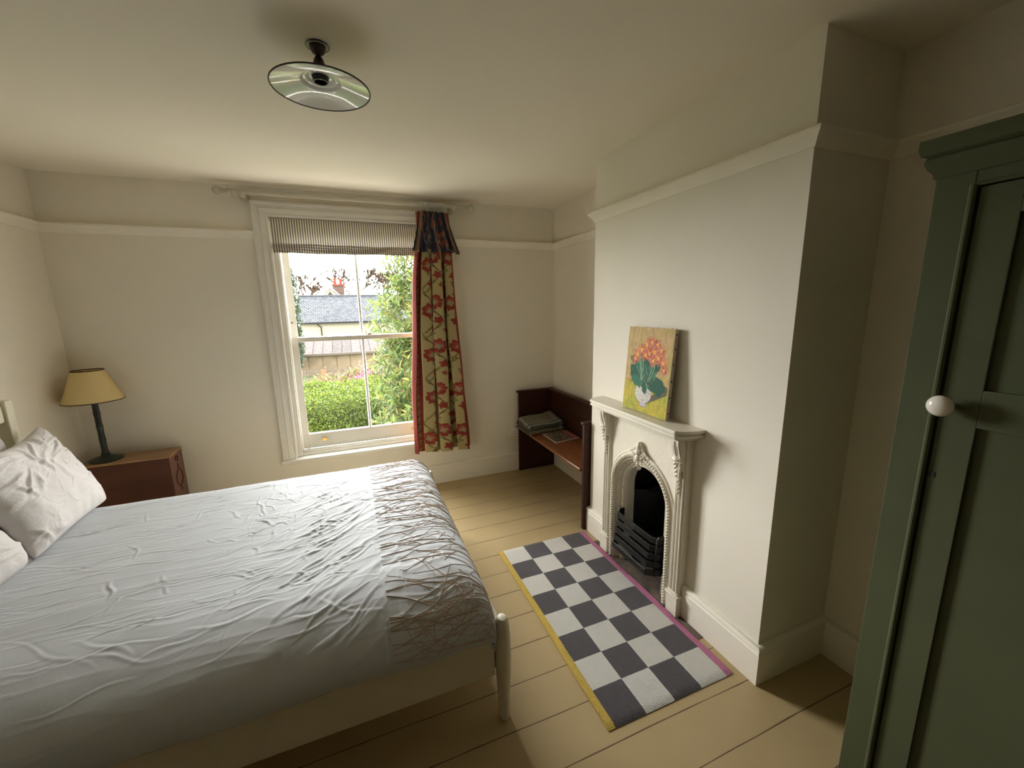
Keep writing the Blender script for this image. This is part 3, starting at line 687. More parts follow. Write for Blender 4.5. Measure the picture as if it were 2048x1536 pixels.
lx, ly = -3.118, -0.160
lamp = thing('table_lamp', 'table lamp with cream cone shade and dark green bamboo-like stem on the bedside box', 'lamp', (lx, ly, 0.65))
MB().lathe([(0.088, 0.6505), (0.090, 0.656), (0.086, 0.662), (0.055, 0.672), (0.030, 0.680), (0.022, 0.690), (0.024, 0.697), (0.016, 0.705)], (lx, ly, 0), 36).build('base', gb_m, lamp)
st = []
zz = 0.700
for k in range(4):
    st += [(0.0185, zz), (0.0188, zz + 0.006), (0.0168, zz + 0.014), (0.0162, zz + 0.06), (0.0172, zz + 0.084)]; zz += 0.090
st += [(0.019, zz), (0.019, zz + 0.01), (0.013, zz + 0.02), (0.013, zz + 0.05)]
MB().lathe(st, (lx, ly, 0), 20).build('stem', gb_m, lamp)
SB, STp, r0, r1 = 1.062, 1.262, 0.152, 0.078
shd = MB().lathe([(r0, SB), (r1, STp), (r1 - 0.0015, STp), (r0 - 0.0015, SB)], (lx, ly, 0), 48, caps=False)
sh = shd.build('lamp_shade', shade_m, lamp)
for r_, z_ in ((r0, SB), (r1, STp)):
    MB().tube([(lx + r_ * math.cos(2 * PI * k / 48), ly + r_ * math.sin(2 * PI * k / 48), z_) for k in range(48)], 0.003, 8, True).build('shade_trim', darktrim_m, sh)
hp = MB(); hp.lathe([(0.015, 1.10), (0.015, 1.155), (0.006, 1.16)], (lx, ly, 0), 14)
for k in range(3):
    a = 2 * PI * k / 3 + 0.4; hp.tube([(lx + 0.01 * math.cos(a), ly + 0.01 * math.sin(a), 1.245), (lx + (r1 - 0.002) * math.cos(a), ly + (r1 - 0.002) * math.sin(a), 1.255)], 0.0018, 6)
hp.tube([(lx, ly, 1.15), (lx, ly, 1.25)], 0.002, 6)
hp.build('bulb_holder', darktrim_m, lamp)

# ------------------------------------------------------------------ ceiling lamp
clx, cly = -1.532, -1.915
cl = thing('ceiling_light', 'white enamel coolie ceiling light with dark rim and brown rose', 'ceiling light', (clx, cly, 2.5))
rose = MB().lathe([(0.026, 2.4995), (0.027, 2.496), (0.026, 2.490), (0.023, 2.482), (0.017, 2.475), (0.010, 2.471), (0.008, 2.469)], (clx, cly, 0), 28).build('ceiling_rose', brownb_m, cl)
MB().lathe([(0.036, 2.4998), (0.035, 2.496), (0.025, 2.4955)], (clx, cly, 0), 32).build('rose_plate', mat('rose_plate_paint', (0.45, 0.42, 0.34), 0.4), cl)
MB().tube([(clx + 0.036 * math.cos(2 * PI * k / 32), cly + 0.036 * math.sin(2 * PI * k / 32), 2.497) for k in range(32)], 0.0022, 6, True).build('plate_rim', brownb_m, cl)
MB().lathe([(0.008, 2.472), (0.009, 2.466), (0.015, 2.458), (0.018, 2.448), (0.021, 2.438), (0.026, 2.425), (0.028, 2.402)], (clx, cly, 0), 24).build('lamp_gallery', brownb_m, cl)
sp_ = [(0.026, 2.404), (0.036, 2.405), (0.042, 2.402), (0.046, 2.398), (0.052, 2.3985), (0.058, 2.397), (0.062, 2.391), (0.066, 2.389), (0.072, 2.3885), (0.110, 2.379), (0.156, 2.367), (0.1575, 2.3665)]
spb = [(r, z_ + 0.002) for r, z_ in sp_][::-1]
shl = MB().lathe(sp_ + spb, (clx, cly, 0), 72, caps=False).build('shade', enamel_m, cl, smooth=60)
MB().tube([(clx + 0.158 * math.cos(2 * PI * k / 72), cly + 0.158 * math.sin(2 * PI * k / 72), 2.367) for k in range(72)], 0.0026, 8, True).build('shade_rim', brownb_m, shl)
MB().lathe([(0.0255, 2.412), (0.0255, 2.392), (0.024, 2.388), (0.020, 2.388), (0.019, 2.392), (0.017, 2.405)], (clx, cly, 0), 28).build('bulb_socket', mat('black_plastic', (0.012, 0.010, 0.009), 0.25), cl)

# ------------------------------------------------------------------ fireplace
fp = thing('fireplace', 'cream painted cast iron fireplace with arched opening and black grate', 'fireplace', (0, OC, 0))
FCX = -0.034
def arch_pts(hw, sp, z0=0.0, n=28, c=OC):
    return [(c + hw, z0)] + [(c + hw * math.cos(PI * k / n), sp + hw * math.sin(PI * k / n)) for k in range(n + 1)] + [(c - hw, z0)]
# face plate with an arched hole
def plate(x0, x1, ylo, yhi, z1, hw, sp):
    a = arch_pts(hw, sp); m = MB(); nA = len(a); out = []
    for (y, z_) in a:
        t = math.atan2(z_ - sp, y - OC) if z_ > sp else (0 if y > OC else PI)
        if z_ <= sp + 1e-6 and z_ < sp: out.append((yhi if y > OC else ylo, z_))
        else:
            dx_, dz = math.cos(t), math.sin(t); H_ = z1 - sp
            kx = (yhi - OC) / dx_ if dx_ > 1e-6 else ((ylo - OC) / dx_ if dx_ < -1e-6 else 1e9); kz = H_ / dz if dz > 1e-6 else 1e9
            kk = min(kx, kz); out.append((OC + dx_ * kk, sp + dz * kk))
    # force the two upper corners in
    ic = min(range(nA), key=lambda i: (out[i][0] - yhi) ** 2 + (out[i][1] - z1) ** 2); out[ic] = (yhi, z1)
    ic = min(range(nA), key=lambda i: (out[i][0] - ylo) ** 2 + (out[i][1] - z1) ** 2); out[ic] = (ylo, z1)
    vs = []
    for x in (x0, x1): vs += [(x, y, z_) for y, z_ in a] + [(x, y, z_) for y, z_ in out]
    fs = []; n2 = 2 * nA
    for i in range(nA - 1):
        fs += [(i, i + 1, nA + i + 1, nA + i), (n2 + i, n2 + nA + i, n2 + nA + i + 1, n2 + i + 1), (i, n2 + i, n2 + i + 1, i + 1), (nA + i, nA + i + 1, n2 + nA + i + 1, n2 + nA + i)]
    fs += [(0, nA, n2 + nA, n2), (nA - 1, n2 + nA - 1, n2 + 2 * nA - 1, 2 * nA - 1)]
    return m.add(vs, fs)
plate(FCX, 0.0, OC - 0.335, OC + 0.335, 0.975, 0.262, OSP - 0.01).build('face_plate', iron_m, fp)
# arch moulding swept along the arch: rings with (radius offset, depth x)
def ringsweep(hw_list, sp, z0=0.0, n=44):
    m = MB(); k = len(hw_list); vs = []; fs = []
    base_ = arch_pts(1.0, 0, 0, n)
    for i in range(n + 3):
        for hw, x in hw_list:
            if i == 0: y, z_ = OC + hw, z0
            elif i == n + 2: y, z_ = OC - hw, z0
            else: a = PI * (i - 1) / n; y, z_ = OC + hw * math.cos(a), sp + hw * math.sin(a)
            vs.append((x, y, z_))
    for i in range(n + 2):
        for q in range(k - 1): fs.append((i * k + q, (i + 1) * k + q, (i + 1) * k + q + 1, i * k + q + 1))
    return m.add(vs, fs)
ringsweep([(0.275, FCX), (0.275, FCX - 0.006), (0.268, FCX - 0.010), (0.262, FCX - 0.006), (0.258, FCX - 0.010), (0.245, FCX - 0.018), (0.232, FCX - 0.012), (0.226, FCX - 0.004), (0.222, FCX - 0.004), (0.221, FCX + 0.004), (0.216, FCX + 0.010), (0.205, FCX + 0.020), (0.197, FCX + 0.034)], OSP).build('arch_moulding', iron_m, fp, smooth=50)
ringsweep([(0.197, FCX + 0.034), (0.192, FCX + 0.026), (0.187, FCX + 0.026), (0.184, FCX + 0.036), (0.180, FCX + 0.036), (0.176, FCX + 0.030), (0.171, FCX + 0.034), (0.170, FCX + 0.060), (0.170, FCX + 0.10)], OSP, 0.0).build('inner_moulding', iron_m, fp, smooth=50)
# rope leaves on the outer ring and beads on the inner one
rp = MB()
def along_arch(hw, sp, step):
    L1 = sp; L2 = PI * hw; tot = 2 * L1 + L2; s_ = step / 2; out = []
    while s_ < tot:
        if s_ < L1: out.append((OC + hw, s_, 0.0, 1.0))
        elif s_ < L1 + L2: a = (s_ - L1) / hw; out.append((OC + hw * math.cos(a), sp + hw * math.sin(a), -math.sin(a), math.cos(a)))
        else: out.append((OC - hw, sp - (s_ - L1 - L2), 0.0, -1.0))
        s_ += step
    return out
fr2 = random.Random(3)
for y, z_, ty, tz in along_arch(0.245, OSP, 0.017):
    a = math.atan2(tz, ty) + 0.75
    mt = Matrix.Rotation(a, 4, 'X')
    rp.ell((FCX - 0.015, y, z_), (0.008, 0.017, 0.0055), 8, 5, mt)
    mt = Matrix.Rotation(a - 1.5, 4, 'X')
    rp.ell((FCX - 0.017, y + 0.006 * ty, z_ + 0.006 * tz), (0.006, 0.010, 0.004), 6, 4, mt)
rp.build('rope_leaf_border', iron_m, fp)
bd = MB()
for y, z_, ty, tz in along_arch(0.1895, OSP, 0.0125): bd.ell((FCX + 0.026, y, z_), (0.0045, 0.0045, 0.0045), 6, 4)
for y, z_, ty, tz in along_arch(0.209, OSP, 0.034): bd.ell((FCX + 0.015, y, z_), (0.004, 0.006, 0.006), 6, 4)
bd.build('bead_border', iron_m, fp)
# crest at the top of the arch
cs = MB()
def volute(c, r, turns, sgn, xo, wd, m):
    pts = []; n_ = 18
    for k in range(n_ + 1):
        t = k / n_; a = turns * 2 * PI * t; rr = r * (1 - 0.85 * t)
        pts.append((xo - 0.006 * t, c[0] + sgn * rr * math.cos(a), c[1] + rr * math.sin(a)))
    m.tube(pts, [wd * (1 - 0.45 * k / n_) for k in range(n_ + 1)], 7)
cx_ = FCX - 0.022
cs.prism([(OC - 0.034, 0.800), (OC - 0.026, 0.822), (OC - 0.010, 0.842), (OC, 0.858), (OC + 0.012, 0.842), (OC + 0.026, 0.822), (OC + 0.034, 0.800)], FCX - 0.020, FCX, 0)
cs.ell((cx_, OC, 0.828), (0.012, 0.016, 0.030), 10, 8); cs.ell((cx_ - 0.006, OC, 0.800), (0.014, 0.022, 0.018), 10, 8)
cs.ell((cx_ - 0.004, OC, 0.765), (0.014, 0.018, 0.024), 10, 8); cs.ell((cx_ + 0.002, OC, 0.725), (0.014, 0.010, 0.020), 10, 8); cs.ell((cx_ + 0.012, OC, 0.700), (0.014, 0.008, 0.012), 10, 8)
for s_ in (-1, 1):
    volute((OC + s_ * 0.026, 0.776), 0.020, 1.3, s_, cx_, 0.0055, cs); volute((OC + s_ * 0.022, 0.742), 0.015, 1.3, -s_, cx_, 0.005, cs)
    volute((OC + s_ * 0.046, 0.792), 0.014, 1.2, s_, cx_ + 0.004, 0.0045, cs)
    for q in range(4):
        mt = Matrix.Rotation(s_ * (0.4 + q * 0.35), 4, 'X'); cs.ell((cx_ + 0.004, OC + s_ * (0.030 + q * 0.016), 0.812 - q * 0.009), (0.007, 0.005, 0.013), 7, 5, mt)
cs.build('crest', iron_m, fp)
# pilasters
for s_, nm in ((1, 'pilaster'), (-1, 'pilaster')):
    c = OC + s_ * 0.312; hw = 0.031
    pb = MB()
    pb.box(FCX - 0.012, 0.0, c - hw, c + hw, 0.125, 0.975)
    for q in (-0.022, 0.0, 0.022):
        pb.tube([(FCX - 0.013, c + q, 0.135), (FCX - 0.013, c + q, 0.86)], 0.0058, 8)
    po_ = pb.build('pilaster', iron_m, fp, bevel=0)
    pz = MB(); pz.box(FCX - 0.024, 0.0, c - hw - 0.008, c + hw + 0.008, 0, 0.108); pz.box(FCX - 0.030, 0.0, c - hw - 0.013, c + hw + 0.013, 0.108, 0.120); pz.box(FCX - 0.020, 0.0, c - hw - 0.004, c + hw + 0.004, 0.120, 0.132)
    pz.build('plinth', iron_m, po_, bevel=0.003)
    # acanthus corbel
    cb = MB()
    cb.prism([(FCX - 0.012, 0.800), (FCX - 0.026, 0.822), (FCX - 0.032, 0.850), (FCX - 0.046, 0.880), (FCX - 0.056, 0.915), (FCX - 0.064, 0.945), (FCX - 0.066, 0.975), (FCX - 0.012, 0.975)], c - hw * 0.78, c + hw * 0.78, 1)
    for q in range(-3, 4):
        sp3 = q / 3.0
        pts = [(FCX - 0.066 + 0.004 * abs(q), c + sp3 * 0.024, 0.968), (FCX - 0.064 + 0.004 * abs(q), c + sp3 * 0.030, 0.940), (FCX - 0.056 + 0.004 * abs(q), c + sp3 * 0.028, 0.910), (FCX - 0.048 + 0.003 * abs(q), c + sp3 * 0.018, 0.885)]
        cb.tube(pts, [0.004, 0.006, 0.006, 0.003], 7)
    cb.ell((FCX - 0.050, c, 0.872), (0.012, 0.024, 0.011), 10, 7)
    for s2 in (-1, 1):
        volute((c + s2 * 0.016, 0.866), 0.012, 1.2, s2, FCX - 0.048, 0.0045, cb)
        for q in range(4):
            mt = Matrix.Rotation(s2 * 0.6, 4, 'X'); cb.ell((FCX - 0.036 + 0.002 * q, c + s2 * (0.018 - q * 0.003), 0.842 - q * 0.020), (0.009, 0.007, 0.014), 8, 5, mt)
    for q in range(6):
        cb.ell((FCX - 0.026 + 0.001 * q, c, 0.800 - q * 0.022), (0.009, 0.011 - q * 0.001, 0.009), 8, 5)
    cb.build('corbel', iron_m, fp)
# mantel shelf
mo = [(0.0, OC - 0.402), (-0.060, OC - 0.395), (-0.105, OC - 0.382), (-0.140, OC - 0.352), (-0.140, OC + 0.352 + 0.028), (-0.105, OC + 0.41), (-0.060, OC + 0.424), (0.0, OC + 0.430)]
def shr(o_, d): return [(min(0, x + d) if x < 0 else 0.0, OC + 0.014 + (y - OC - 0.014) * (1 - d / 0.40)) for x, y in o_]
ms_ = MB(); ms_.prism(mo, 1.018, 1.034, 2); ms_.prism(shr(mo, 0.007), 1.010, 1.018, 2); ms_.prism(shr(mo, 0.002), 0.998, 1.010, 2); ms_.prism(shr(mo, 0.018), 0.988, 0.998, 2); ms_.prism(shr(mo, 0.034), 0.974, 0.988, 2)
ms_.build('mantel_shelf', iron_m, fp, bevel=0.002)
# firebox
fb = MB(); fb.box(0.30, 0.36, OC - 0.26, OC + 0.26, 0.0, 0.86); fb.box(0.02, 0.36, OC + 0.24, OC + 0.30, 0.0, 0.86); fb.box(0.02, 0.36, OC - 0.30, OC - 0.24, 0.0, 0.86); fb.box(0.02, 0.36, OC - 0.30, OC + 0.30, 0.80, 0.86)
fb.build('firebox', soot_m, fp)
bx_ = MB()
bx_.add([(0.05, OC - 0.20, 0.22), (0.25, OC - 0.10, 0.22), (0.27, OC - 0.10, 0.46), (0.05, OC - 0.215, 0.46), (0.05, OC - 0.24, 0.22), (0.25, OC - 0.24, 0.22), (0.27, OC - 0.24, 0.46), (0.05, OC - 0.24, 0.46)], [(0, 1, 2, 3), (4, 7, 6, 5), (3, 2, 6, 7), (0, 4, 5, 1), (1, 5, 6, 2), (0, 3, 7, 4)])
for k in range(5):
    t = 0.08 + k * 0.21; x = 0.05 + 0.20 * t; y = OC - 0.195 + 0.095 * t
    bx_.tube([(x, y, 0.235), (x + 0.012 * t, y, 0.44)], 0.011, 8)
bx_.add([(0.05, OC + 0.20, 0.22), (0.25, OC + 0.10, 0.22), (0.27, OC + 0.10, 0.46), (0.05, OC + 0.215, 0.46), (0.05, OC + 0.24, 0.22), (0.25, OC + 0.24, 0.22), (0.27, OC + 0.24, 0.46), (0.05, OC + 0.24, 0.46)], [(0, 1, 2, 3), (4, 7, 6, 5), (3, 2, 6, 7), (0, 4, 5, 1), (1, 5, 6, 2), (0, 3, 7, 4)])
bx_.box(0.24, 0.30, OC - 0.11, OC + 0.11, 0.22, 0.50)
bx_.build('fireback', black_m, fp)
fl = MB()
fl.box(0.20, 0.23, OC - 0.10, OC + 0.06, 0.50, 0.60)
fl.tube([(0.16, OC + 0.14, 0.46), (0.15, OC + 0.06, 0.52), (0.15, OC - 0.02, 0.56), (0.16, OC - 0.10, 0.575), (0.18, OC - 0.16, 0.56)], 0.008, 8)
fl.build('smoke_flap', black_m, fp)
# grate
gr = thing('fire_grate', 'black iron fire grate with projecting stepped bars in the fireplace opening', 'grate', (0, OC, 0.12))
nb = 5
for k in range(nb):
    t = k / (nb - 1.0); z_ = 0.335 - t * 0.185; xf = FCX - 0.020 - 0.040 * t; ye = 0.178 + 0.006 * t; yc = 0.140 + 0.006 * t
    path = [(FCX + 0.03, OC + ye, z_), (FCX + 0.0, OC + ye, z_), (xf, OC + yc, z_), (xf, OC - yc, z_), (FCX + 0.0, OC - ye, z_), (FCX + 0.03, OC - ye, z_)]
    MB().sweep(path, [(-0.010, -0.016), (0.008, -0.020), (0.013, -0.012), (0.004, 0.014), (-0.004, 0.020), (-0.010, 0.016)]).build('bar', black_m, gr, smooth=30)
for s_ in (-1, 1):
    e = MB(); e.prism([(FCX + 0.035, 0.125), (FCX - 0.030, 0.130), (FCX - 0.016, 0.345), (FCX - 0.004, 0.362), (FCX + 0.035, 0.362)], OC + s_ * 0.176 - 0.004, OC + s_ * 0.176 + 0.004, 1)
    e.build('end_bracket', black_m, gr)
g3 = MB()
for k in range(9): yv = OC - 0.15 + k * 0.0375; g3.box(-0.03, 0.24, yv - 0.006, yv + 0.006, 0.150, 0.165)
g3.box(-0.035, -0.022, OC - 0.16, OC + 0.16, 0.146, 0.165)
g3.build('bottom_grille', black_m, gr)
hs = MB().box(-0.10, 0.30, OC - 0.50, OC + 0.42, -0.02, 0.0025)
prop(hs.build('hearth', hearth_m, fp), 'worn dark stone hearth slab')

# ------------------------------------------------------------------ painting
pr_ = random.Random(21)
PW, PH = 240, 310
pc = canvas(PW, PH, (0.52, 0.36, 0.13))
yy, xx = np.mgrid[0:PH, 0:PW]
nz = fbm(xx / 9.0, yy / 22.0, 2, 4); n2_ = fbm(xx / 40.0, yy / 40.0, 7, 3)
pc *= (0.70 + 0.62 * nz)[..., None]
pc[..., 0] *= 0.86 + 0.25 * n2_; pc[..., 2] *= 0.7 + 0.9 * n2_
tb = (yy > 196 + 3 * np.sin(xx / 30.0) + 0.02 * xx)
tcol = np.array((0.42, 0.38, 0.045)) * (0.62 + 0.75 * fbm(xx / 7.0, yy / 16.0, 5, 4))[..., None]
tcol[..., 0] *= 0.85 + 0.4 * vnoise(xx / 35.0, yy / 35.0, 9); pc[tb] = tcol[tb]
pc[np.abs(yy - 196 - 3 * np.sin(xx / 30.0) - 0.02 * xx) < 1.3] = (0.42, 0.18, 0.06)
sh_ = (yy - 262) > (xx - 128) * -0.62 - 6; sh2 = (yy - 262) < (xx - 128) * -0.50 + 14
msk = sh_ & sh2 & (xx > 118) & (xx < 232) & (yy > 194)
pc[msk] = (np.array((0.10, 0.095, 0.055)) * (0.8 + 0.5 * nz)[..., None])[msk]
vx, vy = 110, 238
blob(pc, vx, vy, 46, (0.20, 0.18, 0.17), 0, 1, 0, 1, 0.82, 0); blob(pc, vx, vy, 44, (0.60, 0.57, 0.50), 0, 1, 0, 1, 0.80, 0)
for k in range(180):
    a = pr_.uniform(0, 2 * PI); r_ = pr_.uniform(4, 38); x, y = vx + r_ * math.cos(a), vy + r_ * 0.78 * math.sin(a)
    g_ = 0.42 + 0.35 * pr_.random() - 0.002 * (x - vx + 40); stroke(pc, [(x, y), (x + 7, y + 2)], 1.6, (g_, g_ * 0.97, g_ * 0.93), 0.6)
blob(pc, vx + 4, vy + 42, 20, (0.22, 0.18, 0.20), 0, 1, 0, 1, 0.42); blob(pc, vx + 4, vy + 40, 18, (0.50, 0.46, 0.52), 0, 1, 0, 1, 0.42)
dg = (0.012, 0.085, 0.050); mg = (0.030, 0.150, 0.085); lg = (0.10, 0.25, 0.15)
def pleaf(x, y, l, a, wd, col):
    for k in range(13):
        t = k / 12.0; blob(pc, x + l * t * math.cos(a), y - l * t * math.sin(a), wd * math.sin(PI * (0.15 + 0.85 * t)) + 0.6, col, k, 7, 0.22)
for (x, y, l, a, wd) in [(92, 205, 92, 2.35, 24), (80, 190, 70, 1.9, 22), (110, 190, 80, 1.55, 26), (130, 190, 78, 1.15, 22), (112, 205, 34, -1.3, 11), (92, 205, 60, 2.8, 16), (140, 205, 72, 0.25, 22), (150, 195, 72, -0.15, 24), (75, 150, 55, 1.7, 20), (62, 130, 44, 2.7, 11), (150, 150, 52, 0.55, 12), (176, 200, 40, -0.9, 16)]:
    pleaf(x, y, l, a, wd, dg if pr_.random() < 0.6 else mg)
for k in range(150):
    x, y = pr_.gauss(112, 28), pr_.gauss(165, 26)
    if tuple(pc[int(np.clip(y, 0, PH - 1)), int(np.clip(x, 0, PW - 1))])[0] < 0.12:
        stroke(pc, [(x, y), (x + pr_.uniform(-8, 8), y + pr_.uniform(4, 14))], 1.4, pr_.choice((mg, lg, (0.02, 0.12, 0.08), (0.03, 0.05, 0.04))), 0.8)
for x0_, x1_ in ((78, 96), (92, 100), (150, 130), (165, 138), (72, 92)):
    stroke(pc, [(x0_, 105), ((x0_ + x1_) / 2 + 3, 150), (x1_, 190)], 1.3, (0.28, 0.42, 0.26), 0.9)
for (x, y, r_) in [(60, 100, 22), (82, 82, 20), (50, 118, 15), (108, 62, 22), (132, 52, 22), (160, 58, 20), (182, 78, 22), (150, 84, 24), (122, 92, 22), (102, 100, 18), (172, 104, 24), (196, 118, 20), (146, 116, 18), (205, 142, 15)]:
    for k in range(15):
        a = 2 * PI * k / 15 + pr_.uniform(-0.15, 0.15); rr = r_ * pr_.uniform(0.85, 1.2)
        stroke(pc, [(x + 3 * math.cos(a), y + 3 * math.sin(a)), (x + rr * math.cos(a), y + rr * math.sin(a))], 1.9, pr_.choice([(0.50, 0.07, 0.04), (0.62, 0.14, 0.05), (0.40, 0.03, 0.05), (0.70, 0.24, 0.08), (0.52, 0.15, 0.16)]), 0.95)
    blob(pc, x, y, r_ * 0.32, (0.78, 0.40, 0.06), k, 5, 0.2)
    for k in range(6): stroke(pc, [(x + pr_.uniform(-5, 5), y + pr_.uniform(-5, 5)), (x + pr_.uniform(-9, 9), y + pr_.uniform(-9, 9))], 1.0, (0.80, 0.48, 0.14), 0.8)
paint_m = mat('oil_paint', (1, 1, 1), 0.6, vcol='Col', bump=0.25, bscale=110, spec=0.2)
nuP, nvP = PW, PH
pa = thing('painting', 'unframed oil painting of orange flowers in a white vase leaning on the mantel shelf', 'painting', (-0.06, -1.85, 1.035))
pw, ph_ = 0.352, 0.462
lean = math.radians(4.2)
# local frame: width runs along -y, height up and back towards the wall
def ppt(a, b, d=0.0):   # a: 0..1 across (from far to near), b: height in m, d: depth behind the face
    y = -1.690 - a * pw; x = -0.068 + b * math.sin(lean) + d * math.cos(lean); z_ = 1.0355 + b * math.cos(lean) - d * math.sin(lean) + 0.0017
    return (x, y, z_)
A = np.zeros((nuP, nvP, 3)); uu = np.linspace(0, 1, nuP); vv = np.linspace(1, 0, nvP)
for j in range(nvP):
    b = vv[j] * ph_; p0 = ppt(0, b); A[:, j, 0] = p0[0]; A[:, j, 1] = -1.690 - uu * pw; A[:, j, 2] = p0[2]
ci = np.arange(PW); colr = np.transpose(pc, (1, 0, 2))
prop(link('painted_face', grid_mesh('painted_face', A, paint_m, colr), pa, smooth=180), 'painted flowers face')
cv = MB(); e_ = 0.0003
q = [ppt(0, 0, e_), ppt(1, 0, e_), ppt(1, ph_, e_), ppt(0, ph_, e_), ppt(0, 0, 0.020), ppt(1, 0, 0.020), ppt(1, ph_, 0.020), ppt(0, ph_, 0.020)]
cv.add(q, [(0, 3, 2, 1), (4, 5, 6, 7), (0, 1, 5, 4), (3, 7, 6, 2), (0, 4, 7, 3), (1, 2, 6, 5)]).build('canvas_edge', mat('canvas_edge', (0.46, 0.41, 0.32), 0.85, noise=0.15, nscale=40), pa)
tk = MB()
def tack(p, axis):
    mt = Matrix.Rotation(PI / 2, 4, 'X') if axis == 'y' else Matrix.Identity(4)
    MB().lathe([(0.0045, 0), (0.0038, 0.0016), (0.0008, 0.0022)], p, 10, mt).build('tack', black_m, pa)
for b in (0.035, 0.118, 0.20, 0.285, 0.365, 0.435):
    p = ppt(1, b, 0.011); tack((p[0], p[1], p[2]), 'y')
for a in (0.12, 0.38, 0.62, 0.90):
    p = ppt(a, ph_, 0.011); tack(p, 'z')

# ------------------------------------------------------------------ pew bench, blanket, magazine, socket
pw_ = thing('pew_bench', 'dark wooden pew bench in the alcove beside the chimney breast', 'bench', (0.14, -0.65, 0))
for ya, yb in ((-0.058, -0.028), (-1.252, -1.222)):
    e = MB().box(-0.050, 0.335, ya, yb, 0.0, 0.795).build('end_panel', pew_m, pw_, bevel=0.004)
    MB().box(-0.064, 0.336, ya - 0.005, yb + 0.005, 0.795, 0.815).build('end_cap', pew_m, e, bevel=0.005)
MB().box(0.298, 0.318, -1.222, -0.058, 0.40, 0.790).build('back_panel', pew_m, pw_, bevel=0.002)
MB().box(0.280, 0.334, -1.222, -0.058, 0.790, 0.812).build('back_rail', pew_m, pw_, bevel=0.005)
MB().box(-0.066, 0.300, -1.221, -0.059, 0.440, 0.466).build('seat', seat_m, pw_, bevel=0.008, seg=3)
MB().box(-0.072, -0.050, -0.059, -0.022, 0.444, 0.464).build('seat_nose', seat_m, pw_, bevel=0.004)

# folded tartan blanket
def tartan():
    m = mat('tartan_wool', (0.2, 0.2, 0.15), 0.95, bump=0.6, bscale=260, sheen=0.3)
    n, b = nodes(m); L = n.links; N = n.nodes.new
    t = N('ShaderNodeTexCoord'); s = N('ShaderNodeSeparateXYZ'); a = N('ShaderNodeVertexColor'); a.layer_name = 'Col'
    s2 = N('ShaderNodeSeparateColor'); L.new(a.outputs[0], s2.inputs[0])
    def stripes(src, freq, off):
        mu = N('ShaderNodeMath'); mu.operation = 'MULTIPLY_ADD'; mu.inputs[1].default_value = freq * 0.72; mu.inputs[2].default_value = off; L.new(src, mu.inputs[0])
        f = N('ShaderNodeMath'); f.operation = 'FRACT'; L.new(mu.outputs[0], f.inputs[0])
        r = N('ShaderNodeValToRGB'); r.color_ramp.interpolation = 'CONSTANT'; L.new(f.outputs[0], r.inputs[0])
        e = r.color_ramp.elements; base_ = (0.190, 0.165, 0.090, 1); dk = (0.010, 0.016, 0.014, 1); gr_ = (0.035, 0.060, 0.040, 1); lt_ = (0.55, 0.53, 0.44, 1)
        e[0].position = 0.0; e[0].color = base_; e[1].position = 0.40; e[1].color = dk
        for p_, c_ in ((0.45, base_), (0.49, dk), (0.54, gr_), (0.62, lt_), (0.66, gr_), (0.72, dk), (0.78, base_), (0.86, lt_), (0.89, dk), (0.93, base_)):
            x = e.new(p_); x.color = c_
        return r
    r1_ = stripes(s2.outputs[0], 3.2, 0.25); r2_ = stripes(s2.outputs[1], 3.4, 0.05)
    mx_ = N('ShaderNodeMixRGB'); mx_.inputs[0].default_value = 0.22; L.new(r1_.outputs[0], mx_.inputs[1]); L.new(r2_.outputs[0], mx_.inputs[2]); L.new(mx_.outputs[0], b.inputs['Base Color'])
    return m
tart_m = tartan()
# cross-section in (y, z): three flat folded layers, swept along x with soft unevenness
blp = []
def layer(zc, yA, yB, h):
    pass
sec = []
y_in, y_out = -0.075, -0.375
segs = []
zc = [0.482, 0.506, 0.530, 0.556]
path = []
for li, z_ in enumerate(zc):
    ys = np.linspace(y_in if li % 2 == 0 else y_out, y_out if li % 2 == 0 else y_in, 26)
    for yv in ys: path.append((yv, z_))
    if li < 3:
        yb_ = y_out if li % 2 == 0 else y_in; sgn = -1 if li % 2 == 0 else 1; zn = zc[li + 1]
        for a in np.linspace(-PI / 2, PI / 2, 8)[1:-1]: path.append((yb_ + sgn * 0.013 * math.cos(a), (z_ + zn) / 2 + 0.013 * math.sin(a)))
path = np.array(path); mlen = np.concatenate([[0], np.cumsum(np.hypot(*np.diff(path, axis=0).T))])
nxb = 60
xb = np.linspace(-0.085, 0.275, nxb)
def bl_surface(off):
    d = np.gradient(path, axis=0); nrm = np.stack([-d[:, 1], d[:, 0]], 1); nrm /= np.linalg.norm(nrm, axis=1)[:, None]
    pp = path + nrm * off
    A = np.zeros((nxb, len(pp), 3))
    A[..., 0] = xb[:, None] - 0.012 * np.sin(pp[None, :, 0] * 12)
    hgt = np.clip((pp[None, :, 1] - 0.47) / 0.09, 0, 1)
    A[..., 1] = pp[None, :, 0] + 0.02 * (xb[:, None] - 0.1) * 2 + hgt * 0.006 * np.sin(xb[:, None] * 30)
    A[..., 2] = pp[None, :, 1] + hgt * (0.012 * np.sin((pp[None, :, 0] + 0.1) * 7 + xb[:, None] * 3) - 0.020 * np.exp(-((pp[None, :, 0] + 0.20) / 0.10) ** 2) * np.sin(np.clip(xb[:, None] + 0.1, 0, 0.4) * 7) + 0.010 * np.exp(-((xb[:, None] - 0.26) / 0.05) ** 2))
    A[..., 2] -= 0.020 * hgt * np.exp(-((xb[:, None] + 0.085) / 0.018) ** 2)
    return A
Ao, Ai = bl_surface(0.0085), bl_surface(-0.0085)
ring = np.concatenate([Ao, Ai[:, ::-1]], 1); ring = np.concatenate([ring, ring[:, :1]], 1)
gcol = np.zeros(ring.shape); L_ = len(path)
